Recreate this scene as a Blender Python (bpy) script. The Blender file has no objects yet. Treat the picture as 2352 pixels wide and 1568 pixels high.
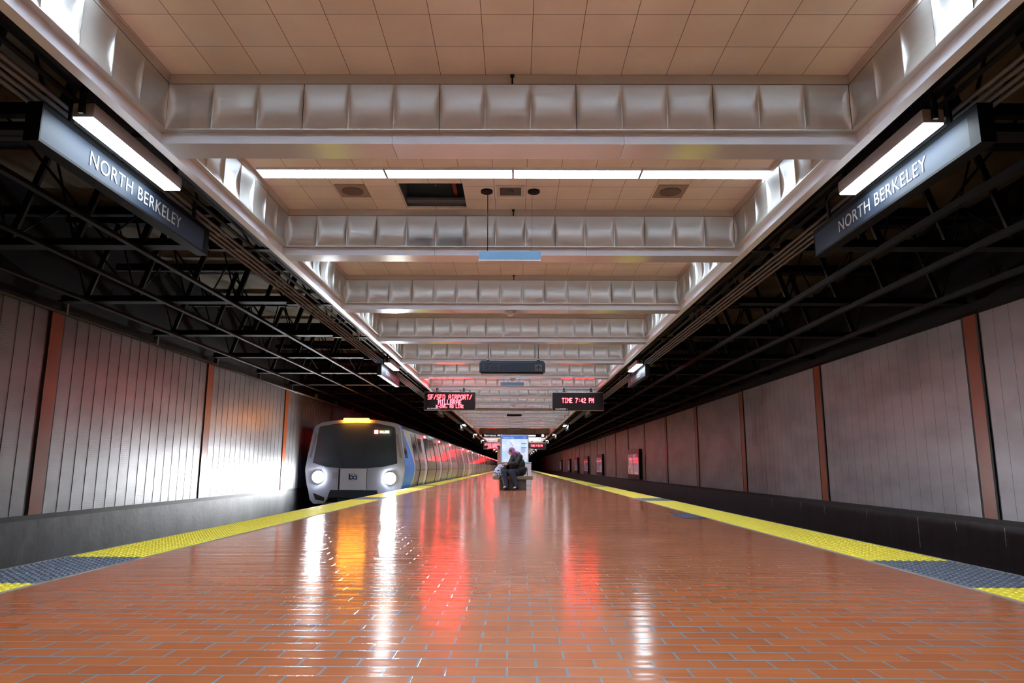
import bpy, bmesh, math, random
from mathutils import Vector, Matrix
from math import sin, cos, pi, radians, sqrt

random.seed(7)
S = bpy.context.scene
COL = S.collection
# ------------------------------------------------------------------ camera
def make_camera():
    f, p, yaw, roll = 1600.0, 0.1773817, 0.0052867, 0.0040573
    fw = Vector((sin(-yaw) * cos(p), cos(yaw) * cos(p), sin(p)))
    rt = fw.cross(Vector((0, 0, 1))).normalized(); up = rt.cross(fw)
    R = rt * cos(roll) + up * sin(roll); U = -rt * sin(roll) + up * cos(roll)
    m = Matrix(((R.x, U.x, -fw.x, 0.0), (R.y, U.y, -fw.y, 0.0), (R.z, U.z, -fw.z, 0.70), (0, 0, 0, 1)))
    cd = bpy.data.cameras.new('camera'); cd.sensor_width = 36.0; cd.lens = 36.0 * f / 2352.0
    cd.clip_start = 0.05; cd.clip_end = 600
    co = bpy.data.objects.new('camera', cd); COL.objects.link(co); co.matrix_world = m
    S.camera = co
make_camera()
# ------------------------------------------------------------------ world, exposure
W = bpy.data.worlds.new('world'); S.world = W; W.use_nodes = True
W.node_tree.nodes['Background'].inputs[0].default_value = (0.55, 0.6, 0.7, 1)
W.node_tree.nodes['Background'].inputs[1].default_value = 0.004
vs = S.view_settings
vs.view_transform = 'Standard'; vs.look = 'None'; vs.gamma = 1.0; vs.use_curve_mapping = False
vs.exposure = 0.9
cy = S.cycles
cy.use_adaptive_sampling = True; cy.adaptive_threshold = 0.025; cy.adaptive_min_samples = 24; cy.use_denoising = True; cy.denoiser = 'OPENIMAGEDENOISE'; cy.denoising_input_passes = 'RGB_ALBEDO_NORMAL'; cy.denoising_prefilter = 'ACCURATE'; cy.max_bounces = 7; cy.diffuse_bounces = 4; cy.glossy_bounces = 4
cy.transmission_bounces = 4; cy.sample_clamp_indirect = 6.0; cy.sample_clamp_direct = 0.0
cy.caustics_reflective = True; cy.caustics_refractive = False; cy.blur_glossy = 0.3
E_CEIL = 28.0      # emission of the louvred ceiling lights
E_LAMP = 14.0      # emission of the lamps over the station signs
E_LED = 36.0       # red display letters
E_HEAD = 260.0     # headlight lens
P_HEAD = 230.0     # headlight beam, watts
# ------------------------------------------------------------------ material helpers
MATS = {}
def lin(c):
    return tuple(((v / 255.0) / 12.92 if v <= 10 else ((v / 255.0 + 0.055) / 1.055) ** 2.4) for v in c)
def mat(name, rgb, rough=0.5, metal=0.0, noise=0.0, nscale=4.0, stretch=(1, 1, 1), bump=0.0, bscale=30.0, spec=0.5, emit=None, estr=0.0, coat=0.0, alpha=1.0, trans=0.0, rnoise=0.0, bstretch=None):
    if name in MATS: return MATS[name]
    m = bpy.data.materials.new(name); m.use_nodes = True; nt = m.node_tree; N = nt.nodes; L = nt.links
    b = N['Principled BSDF']; c = lin(rgb)
    b.inputs['Base Color'].default_value = (*c, 1); b.inputs['Roughness'].default_value = rough
    b.inputs['Metallic'].default_value = metal; b.inputs['Specular IOR Level'].default_value = spec
    b.inputs['Coat Weight'].default_value = coat; b.inputs['Coat Roughness'].default_value = 0.1
    b.inputs['Alpha'].default_value = alpha; b.inputs['Transmission Weight'].default_value = trans
    if emit is not None:
        b.inputs['Emission Color'].default_value = (*emit, 1); b.inputs['Emission Strength'].default_value = estr
    if noise or bump or rnoise:
        tc = N.new('ShaderNodeTexCoord')
        mp = N.new('ShaderNodeMapping'); mp.inputs['Scale'].default_value = stretch
        L.new(tc.outputs['Object'], mp.inputs['Vector'])
    if noise or rnoise:
        nz = N.new('ShaderNodeTexNoise'); nz.inputs['Scale'].default_value = nscale; nz.inputs['Detail'].default_value = 6
        L.new(mp.outputs['Vector'], nz.inputs['Vector'])
    if noise:
        mx = N.new('ShaderNodeMix'); mx.data_type = 'RGBA'
        mx.inputs['A'].default_value = (*[max(0, v * (1 - noise)) for v in c], 1)
        mx.inputs['B'].default_value = (*[min(1, v * (1 + noise)) for v in c], 1)
        rm = N.new('ShaderNodeMapRange'); rm.inputs['From Min'].default_value = 0.3; rm.inputs['From Max'].default_value = 0.7
        L.new(nz.outputs['Fac'], rm.inputs['Value']); L.new(rm.outputs['Result'], mx.inputs['Factor'])
        L.new(mx.outputs['Result'], b.inputs['Base Color'])
    if rnoise:
        rr = N.new('ShaderNodeMapRange'); rr.inputs['From Min'].default_value = 0.3; rr.inputs['From Max'].default_value = 0.7
        rr.inputs['To Min'].default_value = rough - rnoise; rr.inputs['To Max'].default_value = rough + rnoise
        L.new(nz.outputs['Fac'], rr.inputs['Value']); L.new(rr.outputs['Result'], b.inputs['Roughness'])
    if bump:
        n2 = N.new('ShaderNodeTexNoise'); n2.inputs['Scale'].default_value = bscale; n2.inputs['Detail'].default_value = 3
        mp2 = N.new('ShaderNodeMapping'); mp2.inputs['Scale'].default_value = bstretch or (1, 1, 1)
        L.new(tc.outputs['Object'], mp2.inputs['Vector']); L.new(mp2.outputs['Vector'], n2.inputs['Vector'])
        bp = N.new('ShaderNodeBump'); bp.inputs['Strength'].default_value = bump; bp.inputs['Distance'].default_value = 0.01
        L.new(n2.outputs['Fac'], bp.inputs['Height']); L.new(bp.outputs['Normal'], b.inputs['Normal'])
    MATS[name] = m
    return m
def emat(name, col, strength):
    if name in MATS: return MATS[name]
    m = bpy.data.materials.new(name); m.use_nodes = True; nt = m.node_tree
    b = nt.nodes['Principled BSDF']; b.inputs['Base Color'].default_value = (0.02, 0.02, 0.02, 1)
    b.inputs['Emission Color'].default_value = (*col, 1); b.inputs['Emission Strength'].default_value = strength
    MATS[name] = m; return m

# ------------------------------------------------------------------ mesh helpers
class MB:
    def __init__(s): s.v = []; s.f = []; s.mi = []; s.m = 0; s.sm = []
    def face(s, pts, smooth=False):
        n = len(s.v); s.v += [tuple(p) for p in pts]; s.f.append(tuple(range(n, n + len(pts)))); s.mi.append(s.m); s.sm.append(smooth)
    def mesh(s, verts, faces, smooth=False):
        n = len(s.v); s.v += [tuple(p) for p in verts]
        for f in faces: s.f.append(tuple(i + n for i in f)); s.mi.append(s.m); s.sm.append(smooth)
    def box(s, x0, x1, y0, y1, z0, z1):
        P = [(x0, y0, z0), (x1, y0, z0), (x1, y1, z0), (x0, y1, z0), (x0, y0, z1), (x1, y0, z1), (x1, y1, z1), (x0, y1, z1)]
        s.mesh(P, [(0, 3, 2, 1), (4, 5, 6, 7), (0, 1, 5, 4), (1, 2, 6, 5), (2, 3, 7, 6), (3, 0, 4, 7)])
    def tube(s, a, b, r, r2=None, n=10, caps=True, smooth=True):
        a = Vector(a); b = Vector(b); d = (b - a).normalized(); r2 = r if r2 is None else r2
        t = Vector((0, 0, 1)) if abs(d.z) < 0.9 else Vector((1, 0, 0))
        u = d.cross(t).normalized(); w = d.cross(u)
        A = [a + (u * cos(2 * pi * i / n) + w * sin(2 * pi * i / n)) * r for i in range(n)]
        B = [b + (u * cos(2 * pi * i / n) + w * sin(2 * pi * i / n)) * r2 for i in range(n)]
        s.mesh(A + B, [(i, i + n, (i + 1) % n + n, (i + 1) % n) for i in range(n)], smooth)
        if caps:
            s.mesh(A, [tuple(range(n))]); s.mesh(B, [tuple(reversed(range(n)))])
    def bar(s, a, b, w, h):
        a = Vector(a); b = Vector(b); d = (b - a).normalized()
        t = Vector((0, 0, 1)) if abs(d.z) < 0.95 else Vector((0, 1, 0))
        u = d.cross(t).normalized() * w / 2; v = d.cross(u).normalized() * h / 2
        P = [a - u - v, a + u - v, a + u + v, a - u + v, b - u - v, b + u - v, b + u + v, b - u + v]
        s.mesh(P, [(0, 1, 2, 3), (7, 6, 5, 4), (0, 4, 5, 1), (1, 5, 6, 2), (2, 6, 7, 3), (3, 7, 4, 0)])
    def ell(s, c, r, n=16, k=10, rot=None):
        vs_, fs = [], []
        for j in range(k + 1):
            th = pi * j / k
            for i in range(n):
                ph = 2 * pi * i / n
                p = Vector((r[0] * sin(th) * cos(ph), r[1] * sin(th) * sin(ph), r[2] * cos(th)))
                if rot: p = rot @ p
                vs_.append(Vector(c) + p)
        for j in range(k):
            for i in range(n): fs.append((j * n + i, (j + 1) * n + i, (j + 1) * n + (i + 1) % n, j * n + (i + 1) % n))
        s.mesh(vs_, fs, True)
    def cap(s, a, b, r1, r2=None):
        r2 = r1 if r2 is None else r2
        s.tube(a, b, r1, r2, n=16); s.ell(a, (r1,) * 3); s.ell(b, (r2,) * 3)
    def prism(s, poly, axis, a, b):
        """poly: list of 2D points; axis 'x','y','z' extruded from a to b"""
        def P(p, t): return {'x': (t, p[0], p[1]), 'y': (p[0], t, p[1]), 'z': (p[0], p[1], t)}[axis]
        n = len(poly); A = [P(p, a) for p in poly]; B = [P(p, b) for p in poly]
        s.mesh(A + B, [tuple(range(n)), tuple(reversed(range(n, 2 * n)))] + [(i, i + n, (i + 1) % n + n, (i + 1) % n) for i in range(n)])
    def build(s, name, mats, parent=None, bevel=0.0, fixn=True):
        me = bpy.data.meshes.new(name); me.from_pydata(s.v, [], s.f)
        mats = mats if isinstance(mats, (list, tuple)) else [mats]
        for m in mats: me.materials.append(m)
        me.polygons.foreach_set('material_index', s.mi); me.polygons.foreach_set('use_smooth', s.sm)
        if fixn:
            bm = bmesh.new(); bm.from_mesh(me); bmesh.ops.remove_doubles(bm, verts=bm.verts, dist=1e-5)
            bmesh.ops.recalc_face_normals(bm, faces=bm.faces); bm.to_mesh(me); bm.free()
        me.update()
        o = bpy.data.objects.new(name, me); COL.objects.link(o)
        if parent: o.parent = parent
        if bevel:
            b = o.modifiers.new('bevel', 'BEVEL'); b.width = bevel; b.segments = 2; b.limit_method = 'ANGLE'
        return o
def tag(o, label, cat, group=None, kind=None):
    if label: o['label'] = label
    if cat: o['category'] = cat
    if group: o['group'] = group
    if kind: o['kind'] = kind
    return o
def empty(name, loc=(0, 0, 0), rz=0.0):
    o = bpy.data.objects.new(name, None); COL.objects.link(o); o.location = loc; o.rotation_euler = (0, 0, rz)
    o.empty_display_size = 0.2; return o
def copy_tree(o, parent=None):
    c = o.copy(); COL.objects.link(c); c.parent = parent
    for ch in list(o.children): copy_tree(ch, c)
    return c
def text(name, body, size, loc, rot, m, parent=None, extrude=0.002, align='LEFT', offset=0.0, sx=1.0):
    cu = bpy.data.curves.new(name, 'FONT'); cu.body = body; cu.size = size; cu.extrude = extrude; cu.align_x = align; cu.offset = offset
    cu.space_character = 1.08
    o = bpy.data.objects.new(name, cu); COL.objects.link(o); o.location = loc; o.rotation_euler = rot; o.scale = (sx, 1, 1)
    cu.materials.append(m)
    # turn the glyph outlines into a plain mesh object
    bpy.context.view_layer.update(); dg = bpy.context.evaluated_depsgraph_get()
    me = bpy.data.meshes.new_from_object(o.evaluated_get(dg)); me.name = name
    bpy.data.objects.remove(o)
    o = bpy.data.objects.new(name, me); COL.objects.link(o); o.location = loc; o.rotation_euler = rot; o.scale = (sx, 1, 1)
    if parent: o.parent = parent
    return o
FR = (pi / 2, 0, 0)          # faces -Y

# ------------------------------------------------------------------ materials
M_tanpanel = mat('painted_ceiling_panel', (200, 194, 184), 0.42, 0.0, 0.05, 1.3)
M_alum = mat('satin_aluminium', (206, 206, 202), 0.36, 0.8, 0.05, 3, (1, 1, 6), rnoise=0.05)
M_beam = mat('beam_enamel', (212, 218, 226), 0.13, 0.25, 0.03, 2)
M_band = mat('beam_band_face', (222, 228, 238), 0.4, 0.1)
M_brown = mat('brown_beam', (120, 82, 58), 0.4)
M_dark = mat('black_steel', (17, 17, 19), 0.65, 0.0, 0.25, 3, spec=.3)
M_dark2 = mat('joist_and_shade_black', (13, 13, 14), 0.7, 0.0, spec=.2)  # near-black, also painting the darkness above the track walls
M_slab = mat('dirty_slab', (92, 84, 66), 0.9, 0, 0.55, 0.7)
M_pipe = mat('grey_conduit', (112, 113, 120), 0.5, 0.2)
M_concrete = mat('stained_concrete', (50, 52, 54), 0.5, 0, 0.6, 1.8, (1, 1.6, 1.0), bump=0.3, bscale=12)
M_concrete_d = mat('black_stained_concrete', (36, 37, 40), 0.5, 0, 0.4, 2.0, (1, 3, 0.5), bump=0.15, bscale=12)
M_edge = mat('platform_edge_concrete', (150, 145, 138), 0.7, 0, 0.1, 8)
M_yellow = mat('yellow_tactile', (246, 224, 66), 0.45, 0, 0.08, 12)
M_gray = mat('grey_tactile', (92, 98, 112), 0.45, 0, 0.08, 12)
M_rust = mat('rust_brown_enamel', (150, 74, 36), 0.34, 0.05, 0.12, 2)
M_gap = mat('dark_gap', (18, 20, 20), 0.6)
M_black = mat('black_enamel', (12, 13, 15), 0.55, spec=.2)
M_track = mat('trackbed', (34, 32, 32), 0.9, 0, 0.3, 6)
M_rail = mat('steel_rail', (120, 112, 108), 0.3, 0.9)
M_white = mat('white_lettering', (176, 175, 170), 0.5)
M_signface = mat('blue_grey_sign_face', (40, 51, 68), 0.5, 0.0, spec=.25)
M_louvre = mat('louvre_white', (230, 232, 238), 0.4)
M_tube = emat('fluorescent_glow', (0.74, 0.88, 1.0), E_CEIL)
M_lamp = emat('lamp_lens_glow', (0.78, 0.90, 1.0), E_LAMP)
M_led = emat('red_display_letters', (1.0, 0.012, 0.016), E_LED)

def floor_material():
    m = bpy.data.materials.new('quarry_tile_floor'); m.use_nodes = True; nt = m.node_tree; N = nt.nodes; L = nt.links
    b = N['Principled BSDF']; tc = N.new('ShaderNodeTexCoord'); mp = N.new('ShaderNodeMapping')
    L.new(tc.outputs['Object'], mp.inputs['Vector'])
    mp.inputs['Location'].default_value = (0.03, 0.0, 0)
    br = N.new('ShaderNodeTexBrick'); L.new(mp.outputs['Vector'], br.inputs['Vector'])
    br.offset = 0.5; br.inputs['Scale'].default_value = 1.0
    br.inputs['Brick Width'].default_value = 0.2125; br.inputs['Row Height'].default_value = 0.1096
    br.inputs['Mortar Size'].default_value = 0.0048; br.inputs['Mortar Smooth'].default_value = 0.12; br.inputs['Bias'].default_value = 0.0
    br.inputs['Color1'].default_value = (*lin((194, 114, 70)), 1); br.inputs['Color2'].default_value = (*lin((182, 104, 64)), 1)
    br.inputs['Mortar'].default_value = (*lin((136, 142, 152)), 1)
    nz = N.new('ShaderNodeTexNoise'); nz.inputs['Scale'].default_value = 0.6; nz.inputs['Detail'].default_value = 2
    L.new(tc.outputs['Object'], nz.inputs['Vector'])
    mx = N.new('ShaderNodeMix'); mx.data_type = 'RGBA'; mx.blend_type = 'MULTIPLY'; mx.inputs['Factor'].default_value = 0.4
    cr = N.new('ShaderNodeValToRGB'); cr.color_ramp.elements[0].position = 0.3; cr.color_ramp.elements[0].color = (0.8, 0.79, 0.78, 1)
    cr.color_ramp.elements[1].position = 0.65; cr.color_ramp.elements[1].color = (1, 1, 1, 1)
    L.new(nz.outputs['Fac'], cr.inputs['Fac']); L.new(br.outputs['Color'], mx.inputs['A']); L.new(cr.outputs['Color'], mx.inputs['B'])
    L.new(mx.outputs['Result'], b.inputs['Base Color'])
    rr = N.new('ShaderNodeMapRange'); rr.inputs['To Min'].default_value = 0.12; rr.inputs['To Max'].default_value = 0.17
    rr.inputs['From Min'].default_value = 0.3; rr.inputs['From Max'].default_value = 0.7
    n3 = N.new('ShaderNodeTexNoise'); n3.inputs['Scale'].default_value = 0.8; n3.inputs['Detail'].default_value = 2
    L.new(tc.outputs['Object'], n3.inputs['Vector']); L.new(n3.outputs['Fac'], rr.inputs['Value']); L.new(rr.outputs['Result'], b.inputs['Roughness'])
    b.inputs['Specular IOR Level'].default_value = 0.7
    # slight relief: joints sunk, each tile a little uneven
    n2 = N.new('ShaderNodeTexNoise'); n2.inputs['Scale'].default_value = 1.0; n2.inputs['Detail'].default_value = 2
    mp2 = N.new('ShaderNodeMapping'); mp2.inputs['Scale'].default_value = (1.4, 9.0, 1.0)
    L.new(tc.outputs['Object'], mp2.inputs['Vector']); L.new(mp2.outputs['Vector'], n2.inputs['Vector'])
    ad = N.new('ShaderNodeMath'); ad.operation = 'MULTIPLY_ADD'; ad.inputs[1].default_value = -0.1
    L.new(br.outputs['Fac'], ad.inputs[0]); L.new(n2.outputs['Fac'], ad.inputs[2])
    bp = N.new('ShaderNodeBump'); bp.inputs['Strength'].default_value = 0.6; bp.inputs['Distance'].default_value = 0.006
    L.new(ad.outputs['Value'], bp.inputs['Height']); L.new(bp.outputs['Normal'], b.inputs['Normal'])
    return m
M_floor = floor_material()

def wall_material(name, rgb, rough, metal, rip=0.12):
    m = bpy.data.materials.new(name); m.use_nodes = True; nt = m.node_tree; N = nt.nodes; L = nt.links
    b = N['Principled BSDF']; tc = N.new('ShaderNodeTexCoord')
    nz = N.new('ShaderNodeTexNoise'); nz.inputs['Scale'].default_value = 1.1; nz.inputs['Detail'].default_value = 8
    mp = N.new('ShaderNodeMapping'); mp.inputs['Scale'].default_value = (1, 0.7, 1.6); L.new(tc.outputs['Object'], mp.inputs['Vector']); L.new(mp.outputs['Vector'], nz.inputs['Vector'])
    cr = N.new('ShaderNodeValToRGB'); c = lin(rgb)
    cr.color_ramp.elements[0].position = 0.3; cr.color_ramp.elements[0].color = (*[v * 0.68 for v in c], 1)
    cr.color_ramp.elements[1].position = 0.62; cr.color_ramp.elements[1].color = (*c, 1)
    L.new(nz.outputs['Fac'], cr.inputs['Fac']); L.new(cr.outputs['Color'], b.inputs['Base Color'])
    b.inputs['Metallic'].default_value = metal; b.inputs['Roughness'].default_value = rough
    wv = N.new('ShaderNodeTexWave'); wv.bands_direction = 'Z'; wv.inputs['Scale'].default_value = 9; wv.inputs['Distortion'].default_value = 1.5; wv.inputs['Detail'].default_value = 3
    L.new(tc.outputs['Object'], wv.inputs['Vector'])
    bp = N.new('ShaderNodeBump'); bp.inputs['Strength'].default_value = rip; bp.inputs['Distance'].default_value = 0.004
    L.new(wv.outputs['Fac'], bp.inputs['Height']); L.new(bp.outputs['Normal'], b.inputs['Normal'])
    return m
M_wall = wall_material('ribbed_wall_panel', (136, 136, 138), 0.38, 0.5)

M_wall_r = wall_material('smooth_wall_panel', (168, 166, 170), 0.42, 0.25, 0.03)
# ------------------------------------------------------------------ dimensions (metres; platform floor z = 0, y runs along the tracks)
Y0, Y1 = -9.0, 215.0
XLI, XLO, XRI, XRO = -2.827, -3.477, 2.679, 3.362     # tactile strip inner / platform edge
WL, WR = -6.976, 6.867                               # track walls
WZ0, WZ1 = -0.012, 2.966
CL, CR = -2.584, 2.464                               # inner faces of the ceiling frame
B0, SP = 4.719, 2.711                                # first beam front face, beam spacing
ZB, ZBT, ZLT, ZC = 3.0, 3.082, 3.438, 3.518          # beam underside, band top, scoop top, ceiling
def ybeam(k): return B0 + 0.125 + SP * k
NB = 15
GRID_END = ybeam(NB - 1)

# ------------------------------------------------------------------ floor and tracks
b = MB(); b.box(XLI + 0.0, XRI - 0.0, Y0, Y1, -0.25, 0.0)
tag(b.build('floor', M_floor), None, None, kind='structure')
for nm, xa, xb in (('platform_edge_left', XLO, XLI), ('platform_edge_right', XRI, XRO)):
    b = MB(); b.box(xa, xb, Y0, Y1, -1.15, -0.006)
    b.box(xa, xa + 0.035, Y0, Y1, -0.006, 0.001); b.box(xb - 0.035, xb, Y0, Y1, -0.006, 0.001)
    tag(b.build(nm, M_edge), None, None, kind='structure')
for nm, xa, xb in (('ground_left', WL - 0.3, XLO), ('ground_right', XRO, WR + 0.3)):
    b = MB(); b.box(xa, xb, Y0, Y1, -1.3, -1.15); tag(b.build(nm, M_track), None, None, kind='structure')
rail_lab = {-5.84: 'steel rail of the left track nearer the wall', -4.4: 'steel rail of the left track nearer the platform',
            4.28: 'steel rail of the right track nearer the platform', 5.72: 'steel rail of the right track nearer the wall'}
for x, lb in rail_lab.items():
    b = MB(); b.prism([(x - .07, -1.15), (x + .07, -1.15), (x + .07, -1.13), (x + .01, -1.11), (x + .01, -1.03), (x + .036, -1.02), (x + .036, -.985), (x - .036, -.985), (x - .036, -1.02), (x - .01, -1.03), (x - .01, -1.11), (x - .07, -1.13)], 'y', Y0, Y1)
    tag(b.build('rail', M_rail), lb, 'rail', 'running rails')

# tactile strips: 4 ft grey tiles alternate with long yellow runs
def domes(mb, xa, xb, ya, yb, far):
    mb.box(xa, xb, ya, yb, -0.006, 0.002)
    if far: return
    nx = 10; px = (xb - xa) / nx; ny = int(round((yb - ya) / px)); py = (yb - ya) / ny
    for j in range(ny):
        for i in range(nx):
            cx = xa + (i + 0.5) * px; cyy = ya + (j + 0.5) * py
            A = []; B = []
            for k in range(6):
                a = 2 * pi * k / 6
                A.append((cx + 0.0205 * cos(a), cyy + 0.0205 * sin(a), 0.002)); B.append((cx + 0.013 * cos(a), cyy + 0.013 * sin(a), 0.0085))
            n = 6
            mb.mesh(A + B, [(q, (q + 1) % n, (q + 1) % n + n, q + n) for q in range(n)] + [tuple(range(n, 2 * n))])
for side, xa, xb in (('left', XLO + 0.036, XLI - 0.036), ('right', XRI + 0.036, XRO - 0.036)):
    g0, per = 4.33, 10.62
    y = Y0; segs = []
    k = -2
    edges = []
    while g0 + per * k < Y1:
        edges.append((g0 + per * k, g0 + per * k + 1.22)); k += 1
    prev = Y0
    for a, c in edges:
        if a > prev: segs.append(('y', prev, a))
        if c > Y0: segs.append(('g', max(a, Y0), c))
        prev = max(prev, c)
    idx = 0
    for kind, a, c in segs:
        if c > 120: break
        near = c > 1.5 and a < 17
        mb = MB(); aa = max(a, 1.5) if (near and a < 1.5) else a
        if near: domes(mb, xa, xb, aa, c, False)
        if not near or aa != a: domes(mb, xa, xb, a, aa if near else c, True)
        o = mb.build('tactile_paving', M_yellow if kind == 'y' else M_gray, fixn=False)
        colr = 'yellow' if kind == 'y' else 'grey'
        if a < 17 and c > 1.5:
            if kind == 'g': pos = 'nearest grey square' if a < 6 else 'second grey square'
            else: pos = 'short run of yellow nearest the camera' if a < 3 else ('long yellow run before the second grey square' if a < 10 else 'yellow run past the second grey square')
            lb = '%s of studded tactile paving along the %s platform edge' % (pos, side)
        elif c <= 1.5: lb = '%s studded tactile paving on the %s edge behind the camera' % (colr, side)
        else: lb = 'distant %s studded tactile paving farther down the %s platform edge' % (colr, side)
        tag(o, lb, 'tactile paving', '%s tactile paving of the %s platform edge' % (colr, side))
        o['kind'] = 'structure'

# ------------------------------------------------------------------ walls
def build_wall(nm, X, sgn):
    """sgn = +1: wall on the left, facing +x; -1: right wall"""
    posts = []; b = MB(); k = -3
    while 10.335 + 5.422 * k < Y1 - 3:
        posts.append(10.335 + 5.422 * k); k += 1
    hw = 0.19
    for p, q in zip(posts[:-1], posts[1:]):
        ya, yb = p + hw, q - hw; n = 16; w = (yb - ya) / n
        for i in range(n):
            a = ya + i * w; c = a + w
            t = 0.005 if sgn > 0 else 0.0
            b.face([(X + sgn * t, a + 0.003, WZ0), (X, c, WZ0), (X, c, WZ1), (X + sgn * t, a + 0.003, WZ1)])
            b.face([(X, a, WZ0), (X + sgn * t, a + 0.003, WZ0), (X + sgn * t, a + 0.003, WZ1), (X, a, WZ1)])
            if sgn < 0:
                b.m = 1; b.box(X - 0.0008, X + 0.001, a - 0.0022, a + 0.0022, WZ0, WZ1); b.m = 0
    b.m = 1
    b.box(min(X - sgn * 0.05, X - sgn * 0.02), max(X - sgn * 0.05, X - sgn * 0.02), Y0, Y1, WZ0 - 0.02, WZ1)
    b.box(min(X - sgn * .02, X + sgn * 0.006), max(X - sgn * .02, X + sgn * 0.006), Y0, Y1, WZ0 - 0.075, WZ0)
    b.m = 2
    b.box(min(X - sgn * .3, X + sgn * 0.006), max(X - sgn * .3, X + sgn * 0.006), Y0, Y1, -1.3, WZ0 - 0.075)
    b.m = 3
    b.box(min(X - sgn * .3, X - sgn * 0.02), max(X - sgn * .3, X - sgn * 0.02), Y0, Y1, WZ1, 4.75)  # upper wall coloured near-black to stand for the darkness there
    if sgn < 0:
        b.m = 4
        for yy, hh in ((12.25, .5), (15.9, .22), (19.1, .2), (10.1, .25), (11.2, .14), (23.9, .2), (17.2, .16), (14.0, .12), (28.0, .2), (33.5, .22)):
            rr_ = random.Random(int(yy * 10)); zz_ = -.12; w_ = .012; P1 = []; P2 = []; cy_ = yy
            for q in range(9):
                P1.append((X - .008, cy_ - w_ * rr_.uniform(.3, 1), zz_ - hh * q / 8)); P2.append((X - .008, cy_ + w_ * rr_.uniform(.3, 1), zz_ - hh * q / 8)); cy_ += rr_.uniform(-.006, .006)
            for q in range(8): b.face([P1[q], P2[q], P2[q + 1], P1[q + 1]])
    o = b.build(nm, [M_wall if sgn > 0 else M_wall_r, M_gap, M_concrete if sgn > 0 else M_concrete_d, M_dark2, mat('limescale', (176, 178, 184), .7)], fixn=False)
    tag(o, None, None, kind='structure')
    seen = 0
    for i, p in enumerate(posts):
        c = MB(); xa, xb = sorted((X - sgn * 0.015, X + sgn * 0.022))
        c.box(xa, xb, p - 0.142, p + 0.142, WZ0, WZ1)
        c.m = 1
        for yy in (p - 0.19, p + 0.142): c.box(xa, sorted((X, X + sgn * .004))[1] if sgn > 0 else xb - 0.0, yy, yy + 0.048, WZ0, WZ1)
        o = c.build('wall_pilaster', [M_rust, M_gap])
        tag(o, 'rust-brown pilaster between the panels of the %s wall' % ('left' if sgn > 0 else 'right'), 'pilaster', 'rust pilasters of the %s wall' % ('left' if sgn > 0 else 'right'), 'structure')
build_wall('wall_left', WL, 1)
build_wall('wall_right', WR, -1)
b = MB(); b.box(-7.5, 7.4, Y0 - 0.3, Y0, -1.3, 4.9); tag(b.build('wall_back', M_dark2), None, None, kind='structure')
b = MB(); b.box(-7.5, 7.4, Y1, Y1 + 0.3, -1.3, 4.9); tag(b.build('wall_front', M_dark2), None, None, kind='structure')

# ------------------------------------------------------------------ ceiling over the platform
def ceil_mat():
    m = bpy.data.materials.new('ceiling_tiles'); m.use_nodes = True; nt = m.node_tree; N = nt.nodes; L = nt.links
    b = N['Principled BSDF']; tc = N.new('ShaderNodeTexCoord'); mp = N.new('ShaderNodeMapping'); L.new(tc.outputs['Object'], mp.inputs['Vector'])
    mp.inputs['Location'].default_value = (0.225, -3.98 + 0.345 * 40, 0)
    br = N.new('ShaderNodeTexBrick'); br.offset = 0.0; br.inputs['Scale'].default_value = 1
    br.inputs['Brick Width'].default_value = 0.3298; br.inputs['Row Height'].default_value = 0.345
    br.inputs['Mortar Size'].default_value = 0.0022; br.inputs['Mortar Smooth'].default_value = 0
    L.new(mp.outputs['Vector'], br.inputs['Vector'])
    br.inputs['Color1'].default_value = (*lin((234, 230, 220)), 1); br.inputs['Color2'].default_value = (*lin((226, 222, 212)), 1)
    br.inputs['Mortar'].default_value = (*lin((110, 90, 76)), 1)
    nz = N.new('ShaderNodeTexNoise'); nz.inputs['Scale'].default_value = 1.6; nz.inputs['Detail'].default_value = 4; L.new(tc.outputs['Object'], nz.inputs['Vector'])
    cr = N.new('ShaderNodeValToRGB'); cr.color_ramp.elements[0].position = 0.35; cr.color_ramp.elements[0].color = (0.86, 0.83, 0.82, 1)
    cr.color_ramp.elements[1].position = 0.65
    mx = N.new('ShaderNodeMix'); mx.data_type = 'RGBA'; mx.blend_type = 'MULTIPLY'; mx.inputs['Factor'].default_value = 1
    L.new(nz.outputs['Fac'], cr.inputs['Fac']); L.new(br.outputs['Color'], mx.inputs['A']); L.new(cr.outputs['Color'], mx.inputs['B'])
    L.new(mx.outputs['Result'], b.inputs['Base Color']); b.inputs['Roughness'].default_value = 0.45
    return m
M_ceil = ceil_mat()
HX0, HX1, HY0, HY1 = -1.2, -0.545, 6.66, 7.33   # opening in the ceiling
CE = GRID_END + 0.178
b = MB()
zz0, zz1 = ZC, ZC + 0.03
b.box(CL - .05, CR + .05, Y0, HY0, zz0, zz1); b.box(CL - .05, HX0, HY0, HY1, zz0, zz1); b.box(HX1, CR + .05, HY0, HY1, zz0, zz1)
b.box(CL - .05, CR + .05, HY1, CE, zz0, zz1)
tag(b.build('ceiling', M_ceil), None, None, kind='structure')
b = MB(); b.box(-7.5, 7.4, Y0, Y1, 4.6, 4.9); tag(b.build('ceiling_slab', M_slab), None, None, kind='structure')

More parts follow.
